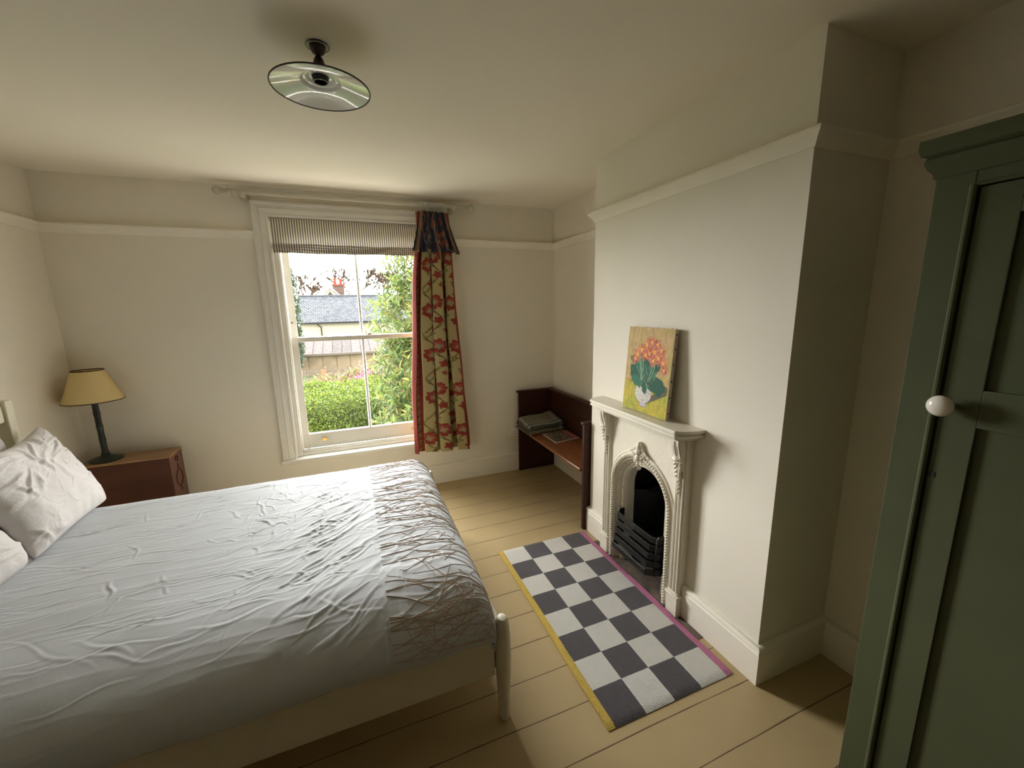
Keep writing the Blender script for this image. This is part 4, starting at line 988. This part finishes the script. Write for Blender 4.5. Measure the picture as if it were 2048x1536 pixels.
gcol[:, :L_, 0] = mlen[None, :]; gcol[:, L_:2 * L_, 0] = mlen[::-1][None, :]; gcol[:, -1, 0] = mlen[0]; gcol[..., 1] = xb[:, None]
bk_me = grid_mesh('blanket', ring, tart_m, gcol)
bo = prop(link('blanket', bk_me, smooth=180), 'folded green and cream tartan blanket on the pew seat', 'blanket')
fr3 = random.Random(9)
wf_m = mat('wool_fringe', (0.10, 0.12, 0.08), 0.95)
for k in range(26):
    i = fr3.randrange(4, 100)
    c1 = (Ao[0, i] + Ai[0, i]) / 2; MB().tube([tuple(c1), (c1[0] - 0.012, c1[1] + fr3.uniform(-0.006, 0.006), max(0.47, c1[2] - 0.008))], 0.0016, 4).build('tassel', wf_m, bo)

# magazine with a photo cover
mgz = thing('magazine', 'magazine with dark photo cover and pink strip lying on the pew seat', 'magazine', (0.185, -0.51, 0.467))
mc = [(0.031, -0.412), (0.033, -0.672), (0.285, -0.632), (0.282, -0.392)]
MB().prism(mc, 0.4665, 0.4755, 2).build('pages', paper_m, mgz)
nM = 90
cvv = canvas(nM, nM, (0.10, 0.075, 0.055)); cr2 = random.Random(4)
for k in range(170):
    x, y = cr2.uniform(0, 66), cr2.uniform(0, nM); blob(cvv, x, y, cr2.uniform(1.5, 4.5), cr2.choice([(0.03, 0.022, 0.018), (0.20, 0.15, 0.11), (0.42, 0.36, 0.30), (0.06, 0.05, 0.04), (0.28, 0.17, 0.10)]), k, 3, 0.3)
cvv[:, 66:68] = (0.05, 0.03, 0.03); cvv[:, 68:] = (0.42, 0.13, 0.11); cvv[:3] = (0.45, 0.32, 0.26); cvv[-3:] = (0.45, 0.32, 0.26); cvv[:, :3] = (0.5, 0.4, 0.34)
A = np.zeros((nM, nM, 3)); s1 = np.linspace(0, 1, nM)[:, None]; t1 = np.linspace(0, 1, nM)[None, :]
c4 = [np.array(c) for c in mc]
xy = (1 - s1)[..., None] * ((1 - t1)[..., None] * c4[1] + t1[..., None] * c4[0]) + s1[..., None] * ((1 - t1)[..., None] * c4[2] + t1[..., None] * c4[3])
A[..., :2] = xy; A[..., 2] = 0.4760 + 0.0015 * np.sin(PI * s1) * np.ones_like(t1)
link('cover', grid_mesh('cover', A, mat('magazine_cover', (1, 1, 1), 0.3, vcol='Col'), np.transpose(cvv, (1, 0, 2))), mgz, smooth=180)

sk = thing('wall_socket', 'white plastic wall socket on the window wall beside the pew', 'wall socket', (-0.075, 0, 0.39))
MB().box(-0.120, -0.034, -0.009, -0.0002, 0.348, 0.434).build('plate', socket_m, sk, bevel=0.003)
MB().box(-0.108, -0.094, -0.0125, -0.009, 0.408, 0.424).build('switch', socket_m, sk, bevel=0.001)
hl = MB(); dk_ = mat('dark_hole', (0.02, 0.02, 0.02), 0.8)
hl.box(-0.081, -0.075, -0.0096, -0.0088, 0.395, 0.405).box(-0.091, -0.082, -0.0096, -0.0088, 0.374, 0.379).box(-0.072, -0.063, -0.0096, -0.0088, 0.374, 0.379)
hl.build('pin_holes', dk_, sk)

# ------------------------------------------------------------------ rug
rug = thing('rug', 'black and white checked runner rug with yellow and pink edges before the fireplace', 'rug', (-0.39, -1.9, 0))
GX, GY, GC, GR = -0.686, -1.281, 0.1469, 0.1556
def rug_mat():
    m = mat('checked_rug_weave', (0.5, 0.5, 0.5), 0.95, sheen=0.2)
    n, b = nodes(m); L = n.links; N = n.nodes.new
    t = N('ShaderNodeTexCoord'); s = N('ShaderNodeSeparateXYZ'); L.new(t.outputs['Object'], s.inputs[0])
    nz = N('ShaderNodeTexNoise'); nz.inputs['Scale'].default_value = 120; L.new(t.outputs['Object'], nz.inputs['Vector'])
    def cell(src, org, size, sgn):
        a = N('ShaderNodeMath'); a.operation = 'SUBTRACT'; a.inputs[1].default_value = org; L.new(src, a.inputs[0])
        j = N('ShaderNodeMath'); j.operation = 'MULTIPLY_ADD'; j.inputs[1].default_value = 0.003; L.new(nz.outputs[0], j.inputs[0]); L.new(a.outputs[0], j.inputs[2])
        d = N('ShaderNodeMath'); d.operation = 'MULTIPLY'; d.inputs[1].default_value = sgn / size; L.new(j.outputs[0], d.inputs[0])
        f = N('ShaderNodeMath'); f.operation = 'FLOOR'; L.new(d.outputs[0], f.inputs[0]); return f
    cx, cy = cell(s.outputs[0], GX + 0.0015, GC, 1), cell(s.outputs[1], GY, GR, -1)
    lo_ = N('ShaderNodeMath'); lo_.operation = 'MAXIMUM'; lo_.inputs[1].default_value = 0; L.new(cy.outputs[0], lo_.inputs[0])
    cy = N('ShaderNodeMath'); cy.operation = 'MINIMUM'; cy.inputs[1].default_value = 7; L.new(lo_.outputs[0], cy.inputs[0])
    ad = N('ShaderNodeMath'); ad.operation = 'ADD'; L.new(cx.outputs[0], ad.inputs[0]); L.new(cy.outputs[0], ad.inputs[1])
    md = N('ShaderNodeMath'); md.operation = 'PINGPONG'; md.inputs[1].default_value = 1; L.new(ad.outputs[0], md.inputs[0])
    sp1 = N('ShaderNodeTexNoise'); sp1.inputs['Scale'].default_value = 420; L.new(t.outputs['Object'], sp1.inputs['Vector'])
    wh = N('ShaderNodeMixRGB'); wh.inputs[1].default_value = (0.44, 0.43, 0.40, 1); wh.inputs[2].default_value = (0.74, 0.72, 0.67, 1); L.new(sp1.outputs[0], wh.inputs[0])
    bk = N('ShaderNodeMixRGB'); bk.inputs[1].default_value = (0.022, 0.019, 0.022, 1); bk.inputs[2].default_value = (0.095, 0.085, 0.095, 1); L.new(sp1.outputs[0], bk.inputs[0])
    mx_ = N('ShaderNodeMixRGB'); L.new(md.outputs[0], mx_.inputs[0]); L.new(wh.outputs[0], mx_.inputs[1]); L.new(bk.outputs[0], mx_.inputs[2]); L.new(mx_.outputs[0], b.inputs['Base Color'])
    w1 = N('ShaderNodeTexWave'); w1.bands_direction = 'Y'; w1.inputs['Scale'].default_value = 62; w1.inputs['Distortion'].default_value = 1.5; w1.inputs['Detail Scale'].default_value = 8; L.new(t.outputs['Object'], w1.inputs['Vector'])
    w2 = N('ShaderNodeTexWave'); w2.bands_direction = 'X'; w2.inputs['Scale'].default_value = 45; w2.inputs['Distortion'].default_value = 1.0; L.new(t.outputs['Object'], w2.inputs['Vector'])
    mm = N('ShaderNodeMath'); mm.operation = 'MULTIPLY'; L.new(w1.outputs[1], mm.inputs[0]); L.new(w2.outputs[1], mm.inputs[1])
    bp = N('ShaderNodeBump'); bp.inputs['Strength'].default_value = 0.8; bp.inputs['Distance'].default_value = 0.003; L.new(mm.outputs[0], bp.inputs['Height']); L.new(bp.outputs[0], b.inputs['Normal'])
    return m
rug_m = rug_mat()
def slab(name, xa, xb_, m, nseg=70, ya=GY + 0.008, yb=GY - 8 * GR - 0.010, th=0.0065, wav=0.001):
    ys = np.linspace(ya, yb, nseg); A = np.zeros((nseg, 6, 3))
    for j, (f, z_) in enumerate(((0, 0.0005), (0, th * 0.8), (0.04, th), (0.96, th), (1, th * 0.8), (1, 0.0005))):
        A[:, j, 0] = xa + (xb_ - xa) * f + wav * np.sin(ys * 9); A[:, j, 1] = ys; A[:, j, 2] = z_ + 0.003 + (0.0015 * np.sin(ys * 7 + f * 3) if j in (2, 3) else 0)
    A[0, :, 2] = 0.003; A[-1, :, 2] = 0.003
    return link(name, grid_mesh(name, A, m), rug, smooth=60)
slab('rug_field', GX, GX + 4 * GC, rug_m)
yl = mat('yellow_edge', (0.60, 0.42, 0.085), 0.95, noise=0.3, nscale=200, bump=0.8, bscale=300)
pk = mat('pink_edge', (0.50, 0.17, 0.30), 0.95, noise=0.25, nscale=200, bump=0.8, bscale=300)
prop(slab('rug_edge', GX - 0.034, GX - 0.0003, yl, th=0.0078), 'yellow woven edge'); prop(slab('rug_edge', GX + 4 * GC + 0.0003, GX + 4 * GC + 0.032, pk, th=0.0078), 'pink woven edge')

# ------------------------------------------------------------------ wardrobe
wd = thing('wardrobe', 'tall dark green painted wardrobe with white oval knob at right picture edge', 'wardrobe', (0.15, -3.45, 0))
WXF, WYA, WYB, WZT = -0.085, -2.966, -3.93, 2.02
cb = MB(); cb.box(WXF + 0.02, 0.40, WYB, WYA - 0.0, 0.0, 1.93)
cb.build('carcass', green_m, wd, bevel=0.003)
ff = MB(); ff.box(WXF, WXF + 0.02, WYA - 0.076, WYA, 0.0, 1.93); ff.box(WXF, WXF + 0.02, WYB, WYB + 0.062, 0, 1.93); ff.box(WXF, WXF + 0.02, WYB + 0.062, WYA - 0.076, 1.895, 1.93); ff.box(WXF, WXF + 0.02, WYB + 0.062, WYA - 0.076, 0, 0.09)
ff.build('face_frame', green_m, wd, bevel=0.002)
MB().tube([(WXF - 0.001, WYA - 0.074, 0.09), (WXF - 0.001, WYA - 0.074, 1.893)], 0.0075, 10).tube([(WXF - 0.001, WYA - 0.074, 1.893), (WXF - 0.001, WYB + 0.062, 1.893)], 0.0045, 8).build('door_bead', green_m, wd)
CRN = [(0, 0), (0.006, 0), (0.010, 0.012), (0.022, 0.022), (0.030, 0.036), (0.030, 0.046), (0.024, 0.050), (0.040, 0.056), (0.046, 0.072), (0.046, 0.092), (0, 0.092)]
MB().sweep([(0.40, WYB, 1.925), (WXF, WYB, 1.925), (WXF, WYA, 1.925), (0.40, WYA, 1.925)], [(a * 0.68, b) for a, b in CRN]).box(WXF, 0.40, WYB, WYA, 1.93, 2.012).build('cornice', green_m, wd)
dr = MB(); dy0, dy1 = WYA - 0.086, WYB + 0.066; xo = WXF - 0.004
def pnl(x0_, x1_, ya, yb, za, zb, m): m.box(x0_, x1_, min(ya, yb), max(ya, yb), za, zb)
stl = 0.072
pnl(xo + 0.006, WXF + 0.018, dy0, dy0 - stl, 0.095, 1.885, dr); pnl(xo + 0.006, WXF + 0.018, dy1, dy1 + stl, 0.095, 1.885, dr)
pnl(xo + 0.006, WXF + 0.018, dy0 - stl, dy1 + stl, 1.815, 1.885, dr); pnl(xo + 0.006, WXF + 0.018, dy0 - stl, dy1 + stl, 1.305, 1.400, dr); pnl(xo + 0.006, WXF + 0.018, dy0 - stl, dy1 + stl, 0.095, 0.22, dr)
door = dr.build('door', green_m, wd, bevel=0.002)
for za, zb in ((1.400, 1.815), (0.22, 1.305)):
    p_ = MB(); pnl(WXF + 0.012, WXF + 0.0195, dy0 - stl, dy1 + stl, za, zb, p_); p_.build('door_panel', green_m, door)
mt = Matrix.Rotation(-PI / 2, 4, 'Y')
kn = MB(); kc = (xo + 0.006, -3.064, 1.352)
kp = [(0.008, 0.0), (0.008, 0.010), (0.012, 0.014), (0.020, 0.018), (0.0255, 0.024), (0.0275, 0.030), (0.0265, 0.037), (0.020, 0.044), (0.010, 0.048), (0.001, 0.049)]
kn.lathe(kp, kc, 28, mt)
prop(kn.build('knob', knob_m, door, smooth=180), 'white ceramic knob')
kh = MB().box(xo + 0.0045, xo + 0.0062, -3.066, -3.054, 1.150, 1.166); kh.build('keyhole', dk_, door)

_mat0 = mat
def mat(*a, **k):
    k.setdefault('spec', 0.1); return _mat0(*a, **k)
# ------------------------------------------------------------------ outside
GZ = -2.75
grass_m = mat('grass', (0.055, 0.085, 0.025), 0.95, noise=0.3, nscale=3)
struct(MB().box(-45, 45, 3.2, 90, GZ - 0.3, GZ).build('garden_ground', grass_m, smooth=0))
struct(MB().box(-45, 45, 0.30, 3.2, GZ - 0.3, GZ).build('bounce_ground', mat('pale_bounce', (0.70, 0.66, 0.58), 0.9, noise=0.1, nscale=4), smooth=0))  # unseen pale ground strip, added to bounce daylight up to the ceiling
npn = np.random.RandomState(5)
def leaf_mesh(name, P, D, Nn, Lw, Ww, m, parent=None, cols=None, curl=0.25):
    """P base points, D direction, Nn normal, Lw lengths, Ww widths (arrays) -> one mesh of folded pointed leaves"""
    n = len(P); D = D / np.linalg.norm(D, axis=1)[:, None]
    Sd = np.cross(D, Nn); Sd /= (np.linalg.norm(Sd, axis=1)[:, None] + 1e-9); Nn = np.cross(Sd, D)
    L = Lw[:, None]; W = Ww[:, None]
    v0 = P; v1 = P + D * L * 0.35 + Sd * W * 0.5 + Nn * W * 0.25; v2 = P + D * L * 0.35 - Sd * W * 0.5 + Nn * W * 0.25
    v3 = P + D * L * 0.45 ; v4 = P + D * L * 0.78 + Sd * W * 0.34 - Nn * L * curl * 0.25 + Nn * W * .2; v5 = P + D * L * 0.78 - Sd * W * 0.34 - Nn * L * curl * 0.25 + Nn * W * .2
    v6 = P + D * L - Nn * L * curl * 0.6
    V = np.stack([v0, v1, v2, v3, v4, v5, v6], 1).reshape(-1, 3)
    b = (np.arange(n) * 7)[:, None]
    F = np.concatenate([b + np.array([[0, 3, 1]]), b + np.array([[0, 2, 3]]), b + np.array([[1, 3, 4]]), b + np.array([[2, 5, 3]]), b + np.array([[3, 6, 4]]), b + np.array([[3, 5, 6]])], 0)
    me = bpy.data.meshes.new(name)
    me.vertices.add(len(V)); me.vertices.foreach_set('co', V.ravel().astype(np.float32))
    me.loops.add(F.size); me.loops.foreach_set('vertex_index', F.ravel().astype(np.int32))
    me.polygons.add(len(F)); me.polygons.foreach_set('loop_start', np.arange(0, F.size, 3, dtype=np.int32)); me.update(calc_edges=True)
    if cols is not None:
        ca = me.color_attributes.new('Col', 'FLOAT_COLOR', 'POINT'); c = np.ones((len(V), 4), np.float32); c[:, :3] = np.repeat(cols, 7, 0); ca.data.foreach_set('color', c.ravel())
    me.materials.append(m)
    return link(name, me, parent, smooth=0)
def leaf_mat(name, rough=0.35, tl=0.35):
    m = mat(name, (1, 1, 1), rough, vcol='Col'); n, b = nodes(m); N = n.nodes.new
    a = [l.from_socket for l in n.links if l.to_socket == b.inputs['Base Color']][0]
    tr = N('ShaderNodeBsdfTranslucent'); n.links.new(a, tr.inputs[0]); ms = N('ShaderNodeMixShader'); ms.inputs[0].default_value = tl
    n.links.new(b.outputs[0], ms.inputs[1]); n.links.new(tr.outputs[0], ms.inputs[2]); n.links.new(ms.outputs[0], n.nodes['Material Output'].inputs[0])
    return m
bark_m = mat('bark', (0.11, 0.075, 0.050), 0.95, noise=0.3, nscale=12)
def rand_dirs(n):
    d = npn.normal(size=(n, 3)); return d / np.linalg.norm(d, axis=1)[:, None]
def shrub(name, label, cat, centers, n_shoots, per, Ll, Lw, pal, stemr=0.02, trunk=None, upb=0.5, droop=0.3, group=None):
    """centers: list of ellipsoids (c, r); shoots sprout from their surfaces"""
    c0 = centers[0][0]; root = thing(name, label, cat, (trunk[0], trunk[1], GZ) if trunk else (c0[0], c0[1], GZ), group)
    wts = np.array([r[0] * r[2] + r[1] * r[2] for c, r in centers]); wts /= wts.sum()
    P = []; D = []; Nn = []; sd = []
    pick = npn.choice(len(centers), n_shoots, p=wts)
    dirs = rand_dirs(n_shoots)
    sm = MB()
    for k in range(n_shoots):
        c, r = centers[pick[k]]; d = dirs[k]; rad = 0.72 + 0.34 * npn.rand()
        p = np.array(c) + d * np.array(r) * rad
        if p[2] < GZ + 0.05: continue
        ax = d * 0.8 + np.array([0, 0, upb]) + 0.5 * npn.normal(size=3); ax /= np.linalg.norm(ax)
        sl_ = Ll * 1.6
        if k % 3 == 0: sm.tube([tuple(p - ax * sl_ * 0.8), tuple(p + ax * sl_)], stemr * 0.18, 4)
        for q in range(per):
            t = q / per; bp_ = p + ax * sl_ * t; a = q * 2.4 + npn.rand()
            o = np.cross(ax, np.array([math.cos(a), math.sin(a), 0.31])); o /= np.linalg.norm(o) + 1e-9
            dd = o * 0.85 + ax * 0.6 + np.array([0, 0, -droop]) * npn.rand()
            P.append(bp_); D.append(dd); Nn.append(ax * 0.7 + np.array([0, 0, 0.6]) + 0.3 * npn.normal(size=3)); sd.append(rad)
    P, D, Nn, sd = map(np.array, (P, D, Nn, sd)); n = len(P)
    pal = np.array(pal); ci = npn.randint(0, len(pal), n); cols = pal[ci] * (0.75 + 0.5 * npn.rand(n))[:, None]
    leaf_mesh('foliage', P, D, Nn, Ll * (0.7 + 0.6 * npn.rand(n)), Lw * (0.8 + 0.4 * npn.rand(n)), leaf_mat('leaf_' + name + str(len(MATS))), root, cols)
    if trunk:
        tx, ty, tz, tr_ = trunk
        for a in range(5):
            an = 2 * PI * a / 5; sm.tube([(tx, ty, GZ), (tx + 0.12 * math.cos(an), ty + 0.12 * math.sin(an), GZ + (tz - GZ) * 0.4), (tx + 0.5 * math.cos(an), ty + 0.45 * math.sin(an), tz)], [tr_, tr_ * 0.7, tr_ * 0.3], 7)
    sm.build('stems', bark_m, root)
    return root
shrub('laurel_tree', 'tall laurel tree with long glossy leaves close to the window at right', 'tree',
      [((0.55, 4.7, 0.2), (1.55, 1.25, 1.15)), ((0.60, 4.7, 1.35), (1.55, 1.15, 1.0)), ((0.72, 4.7, 2.35), (1.35, 1.1, 1.0)), ((0.45, 4.6, -0.75), (1.40, 1.2, 0.9)), ((1.1, 4.7, 3.0), (0.9, 0.8, 0.8))],
      3000, 9, 0.160, 0.044, [(0.075, 0.110, 0.030), (0.100, 0.140, 0.035), (0.125, 0.165, 0.050), (0.050, 0.085, 0.035), (0.165, 0.165, 0.045)], 0.03, (0.6, 4.8, 0.8, 0.09))
# hedge of small leaves: one clipped mass
def hedge(name, label, x0_, x1_, y0_, y1_, zt_, n, pal, Ll=0.055, Lw=0.035):
    root = thing(name, label, 'hedge', ((x0_ + x1_) / 2, (y0_ + y1_) / 2, GZ))
    ftop = 0.62; nt_ = int(n * ftop); nf = n - nt_
    X = npn.uniform(x0_, x1_, n); Yh = np.empty(n); Zh = np.empty(n)
    Yh[:nt_] = npn.uniform(y0_, y1_, nt_); Zh[:nt_] = zt_
    Yh[nt_:] = y0_; Zh[nt_:] = npn.uniform(zt_ - 1.5, zt_, nf)
    lump = 0.26 * (fbm(X * 1.5, Yh * 1.5 + Zh, 3) - 0.5) + 0.14 * (fbm(X * 5, Yh * 5 + Zh * 5, 4) - 0.5)
    Zh[:nt_] += lump[:nt_] - 0.22 * np.exp(-(Yh[:nt_] - y0_) / 0.35) ; Yh[nt_:] -= 1.3 * lump[nt_:] + 0.10 - 0.25 * np.exp((Zh[nt_:] - zt_) / 0.25)
    P = np.stack([X, Yh, Zh], 1) + npn.normal(size=(n, 3)) * 0.035
    out = np.zeros((n, 3)); out[:nt_, 2] = 1; out[nt_:, 1] = -1; out[nt_:, 2] = 0.4
    D = out * 0.6 + npn.normal(size=(n, 3)) * 0.7; Nn = out + npn.normal(size=(n, 3)) * 0.5
    pal = np.array(pal); cols = pal[npn.randint(0, len(pal), n)] * (0.7 + 0.6 * npn.rand(n))[:, None]
    leaf_mesh('foliage', P, D, Nn, Ll * (0.7 + 0.7 * npn.rand(n)), Lw * (0.8 + 0.5 * npn.rand(n)), leaf_mat('leaf_' + name), root, cols, curl=0.15)
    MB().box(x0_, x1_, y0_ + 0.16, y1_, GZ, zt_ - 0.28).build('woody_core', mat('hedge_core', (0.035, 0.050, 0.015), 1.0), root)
    return root
hedge('privet_hedge', 'broad bright green clipped hedge below the window view', -5.5, 0.6, 6.15, 8.8, -0.40, 30000, [(0.085, 0.120, 0.020), (0.115, 0.155, 0.025), (0.065, 0.100, 0.020), (0.130, 0.160, 0.030)])
# flowering shrub with pink blossom behind hedge
fsr = shrub('flowering_shrub', 'small shrub with pink blossom between the hedge and the picket fence', 'shrub', [((-1.25, 10.3, -0.66), (0.55, 0.5, 0.38)), ((-2.2, 10.4, -0.80), (0.6, 0.5, 0.30))], 260, 6, 0.10, 0.05, [(0.10, 0.13, 0.03), (0.15, 0.15, 0.05), (0.20, 0.09, 0.07)], 0.02, (-1.6, 9.7, -0.9, 0.05))
nb_ = 260; Pb = np.array([-1.1, 10.0, -0.58]) + npn.normal(size=(nb_, 3)) * np.array([0.32, 0.2, 0.16]); 
leaf_mesh('blossom', Pb, npn.normal(size=(nb_, 3)), npn.normal(size=(nb_, 3)), np.full(nb_, 0.075), np.full(nb_, 0.075), leaf_mat('blossom_pink'), fsr, np.tile(np.array([(0.36, 0.13, 0.18)]), (nb_, 1)))
# picket fence
fn = thing('picket_fence', 'weathered wooden picket fence in front of the low shed', 'fence', (-2.5, 21.9, GZ))
pkm = mat('weathered_pickets', (0.13, 0.105, 0.085), 0.9, noise=0.3, nscale=6)
fx = -6.2; k = 0
while fx < 3.0:
    hh = -1.72 + rnd.uniform(-0.04, 0.04); MB().prism([(fx, GZ), (fx + 0.07, GZ), (fx + 0.07, hh - 0.05), (fx + 0.035, hh), (fx, hh - 0.05)], 21.90, 21.92, 1).build('picket', pkm, fn, smooth=0); fx += 0.14; k += 1
for z_ in (-2.5, -1.95): MB().box(-6.25, 3.05, 21.925, 21.96, z_ - 0.04, z_ + 0.04).build('fence_rail', pkm, fn, smooth=0)
for x in (-5.2, -3.0, -0.8, 1.4): MB().box(x - 0.06, x + 0.06, 21.96, 22.08, GZ, -1.68).build('fence_post', pkm, fn, smooth=0)
MB().box(-3.25, -2.95, 21.86, 21.90, GZ, -1.80).build('gate_board', mat('board_brown', (0.20, 0.12, 0.07), 0.9), fn)
# roofs
def brick_mat(name, c1, c2, mortar, scale, bw, rh, ms, rot=None):
    m = mat(name, c1, 0.85); n, b = nodes(m); N = n.nodes.new
    t = N('ShaderNodeTexCoord'); mp = N('ShaderNodeMapping'); br = N('ShaderNodeTexBrick')
    if rot: mp.inputs['Rotation'].default_value = rot
    n.links.new(t.outputs['Object'], mp.inputs[0]); n.links.new(mp.outputs[0], br.inputs['Vector'])
    br.inputs['Color1'].default_value = (*c1, 1); br.inputs['Color2'].default_value = (*c2, 1); br.inputs['Mortar'].default_value = (*mortar, 1)
    br.inputs['Scale'].default_value = scale; br.inputs['Brick Width'].default_value = bw; br.inputs['Row Height'].default_value = rh; br.inputs['Mortar Size'].default_value = ms
    nz = N('ShaderNodeTexNoise'); nz.inputs['Scale'].default_value = 7; n.links.new(t.outputs['Object'], nz.inputs['Vector'])
    r = N('ShaderNodeMapRange'); r.inputs[1].default_value = 0.3; r.inputs[2].default_value = 0.7; r.inputs[3].default_value = 0.65; r.inputs[4].default_value = 1.35; n.links.new(nz.outputs[0], r.inputs[0])
    h = N('ShaderNodeVectorMath'); h.operation = 'SCALE'; n.links.new(br.outputs[0], h.inputs[0]); n.links.new(r.outputs[0], h.inputs['Scale']); n.links.new(h.outputs[0], b.inputs['Base Color'])
    return m
slate_m = brick_mat('slate_roof', (0.048, 0.053, 0.061), (0.080, 0.086, 0.096), (0.014, 0.015, 0.018), 1.0, 0.30, 0.20, 0.02, (0, 0, 0))
tile_m = brick_mat('mossy_roof', (0.062, 0.047, 0.043), (0.038, 0.033, 0.032), (0.014, 0.012, 0.012), 1.0, 0.60, 60.0, 0.03)
sd_ = thing('garden_shed', 'low shed with brown corrugated roof and tan wall behind the picket fence', 'shed', (-2, 27, GZ))
MB().box(-4.75, 3.0, 26.2, 30, GZ, -1.30).build('wall', mat('tan_boards', (0.20, 0.155, 0.105), 0.9, noise=0.15, nscale=2), sd_, smooth=0)
for k in range(9): x = -4.2 + k * 0.85; MB().box(x, x + 0.03, 26.17, 26.2, GZ, -1.36).build('batten', mat('batten_brown', (0.13, 0.09, 0.06), 0.9), sd_, smooth=0)
rf = MB(); rf.add([(-4.95, 25.9, -1.36), (3.2, 25.9, -1.36), (3.2, 28.4, -0.66), (-4.95, 28.4, -0.66), (-4.95, 25.9, -1.28), (3.2, 25.9, -1.28), (3.2, 28.4, -0.58), (-4.95, 28.4, -0.58), (-4.95, 31, -1.3), (3.2, 31, -1.3)], [(0, 1, 2, 3), (4, 7, 6, 5), (0, 4, 5, 1), (7, 8, 9, 6), (3, 2, 9, 8), (0, 3, 8, 7, 4), (1, 5, 6, 9, 2)])
rf.build('roof', tile_m, sd_, smooth=0)
MB().box(-4.95, 3.2, 25.84, 25.90, -1.42, -1.28).build('fascia', mat('fascia_grey', (0.12, 0.10, 0.085), 0.8), sd_, smooth=0)
hs_ = thing('neighbour_house', 'cream rendered cottage with grey slate roof seen through the upper sash', 'house', (0, 38, GZ))
MB().box(-5.5, 9, 36.2, 44, GZ, 0.45).build('wall', mat('cream_render', (0.30, 0.27, 0.215), 0.9), hs_, smooth=0)
rf = MB(); rf.add([(-5.75, 35.9, 0.42), (9.2, 35.9, 0.42), (9.2, 40, 2.80), (-5.75, 40, 2.80), (-5.75, 44.2, 0.42), (9.2, 44.2, 0.42)], [(0, 1, 2, 3), (3, 2, 5, 4), (0, 3, 4), (1, 5, 2), (0, 4, 5, 1)])
rf.build('roof', slate_m, hs_, smooth=0)
MB().tube([(-5.75, 40, 2.82), (9.2, 40, 2.82)], 0.09, 8).build('ridge_tiles', mat('ridge_grey', (0.055, 0.058, 0.065), 0.8), hs_)
MB().box(-5.75, 9.2, 35.78, 35.9, 0.34, 0.46).build('gutter', mat('gutter_black', (0.02, 0.02, 0.022), 0.5), hs_, smooth=0)
MB().tube([(-4.05, 35.85, 0.36), (-4.00, 35.95, 0.20), (-3.80, 36.1, 0.05), (-3.78, 36.12, GZ)], 0.045, 8).build('downpipe', MATS['gutter_black'], hs_)
gw = MB(); gw.prism([(-3.75, 2.80), (-2.15, 2.80), (-2.95, 3.62)], 41.0, 44, 1); gw.build('gable', MATS['cream_render'], hs_, smooth=0)
wv = MB()
for s_ in (-1, 1): wv.prism([(-2.95, 3.80), (-2.95, 3.62), (-2.95 + s_ * 1.05, 2.62), (-2.95 + s_ * 1.15, 2.70)], 40.8, 41.0, 1)
wv.build('bargeboard', mat('grey_paint', (0.30, 0.32, 0.34), 0.8), hs_, smooth=0)
MB().prism([(-3.15, 2.95), (-2.75, 2.95), (-2.95, 3.25)], 40.75, 41.0, 1).build('vent', dk_, hs_, smooth=0)
chb = MB(); chb.box(-2.75, -1.65, 44, 44.8, 1.5, 3.95); chb.box(-2.85, -1.55, 43.9, 44.9, 3.95, 4.15)
cho = chb.build('chimney_stack', brick_mat('red_brick', (0.15, 0.040, 0.025), (0.11, 0.035, 0.025), (0.09, 0.06, 0.05), 4, 0.5, 0.25, 0.03), hs_, smooth=0)
for x in (-2.5, -1.95): MB().lathe([(0.17, 4.15), (0.14, 4.55), (0.17, 4.62), (0.17, 4.72)], (x, 44.4, 0), 14).build('chimney_pot', mat('terracotta', (0.20, 0.045, 0.025), 0.8), cho)
# bare trees beyond the house
def bare_tree(x, y, h, seed, label, leafy=None, group='bare trees on the skyline'):
    r = random.Random(seed); root = thing('bare_tree', label, 'tree', (x, y, GZ), group); m = MB()
    def br(p, d, l, rad, dep):
        q_ = [p + d * l * t + Vector((r.uniform(-.06, .06), r.uniform(-.06, .06), r.uniform(-.04, .04))) * l * t for t in (0, 0.5, 1)]
        m.tube(q_, [rad, rad * 0.8, rad * 0.6], 4 if dep else 7)
        if dep >= 5: return
        for k in range(3 if dep < 4 else 3):
            nd = (d + Vector((r.uniform(-1, 1), r.uniform(-1, 1), r.uniform(-0.35, 0.75))) * 0.75).normalized(); br(q_[2], nd, l * r.uniform(0.6, 0.8), max(0.075, rad * 0.60), dep + 1)
    br(Vector((x, y, GZ)), Vector((0, 0, 1)), h * 0.36, h * 0.022, 0)
    m.build('branches', mat('twig_brown', (0.055, 0.038, 0.026), 0.95), root, smooth=0)
for i, (x, y, h, lb) in enumerate([(-13.5, 66, 10.5, 'bare branched tree left of the red brick chimney'), (-6.6, 58, 8.4, 'bare branched tree left of the cottage gable'), (-1.0, 66, 11.2, 'bare forked tree right of the red brick chimney'), (3.0, 56, 8.8, 'bare tree behind the cottage roof at the glazing bar'), (9.5, 66, 10.0, 'bare tree behind the laurel at the right')]):
    bare_tree(x, y, h, 30 + i, lb, group=None)
shrub('evergreen_tree', 'grey-green ivy covered tree at the left edge of the window view', 'tree', [((-5.02, 24.6, 1.6), (0.62, 0.8, 2.3)), ((-5.02, 24.6, 3.4), (0.55, 0.7, 1.2)), ((-5.00, 24.6, -0.6), (0.66, 0.8, 1.6))], 1000, 6, 0.20, 0.10, [(0.060, 0.080, 0.050), (0.080, 0.10, 0.065), (0.045, 0.065, 0.040)], 0.05, (-5.0, 24.7, 2.5, 0.22), upb=0.3)
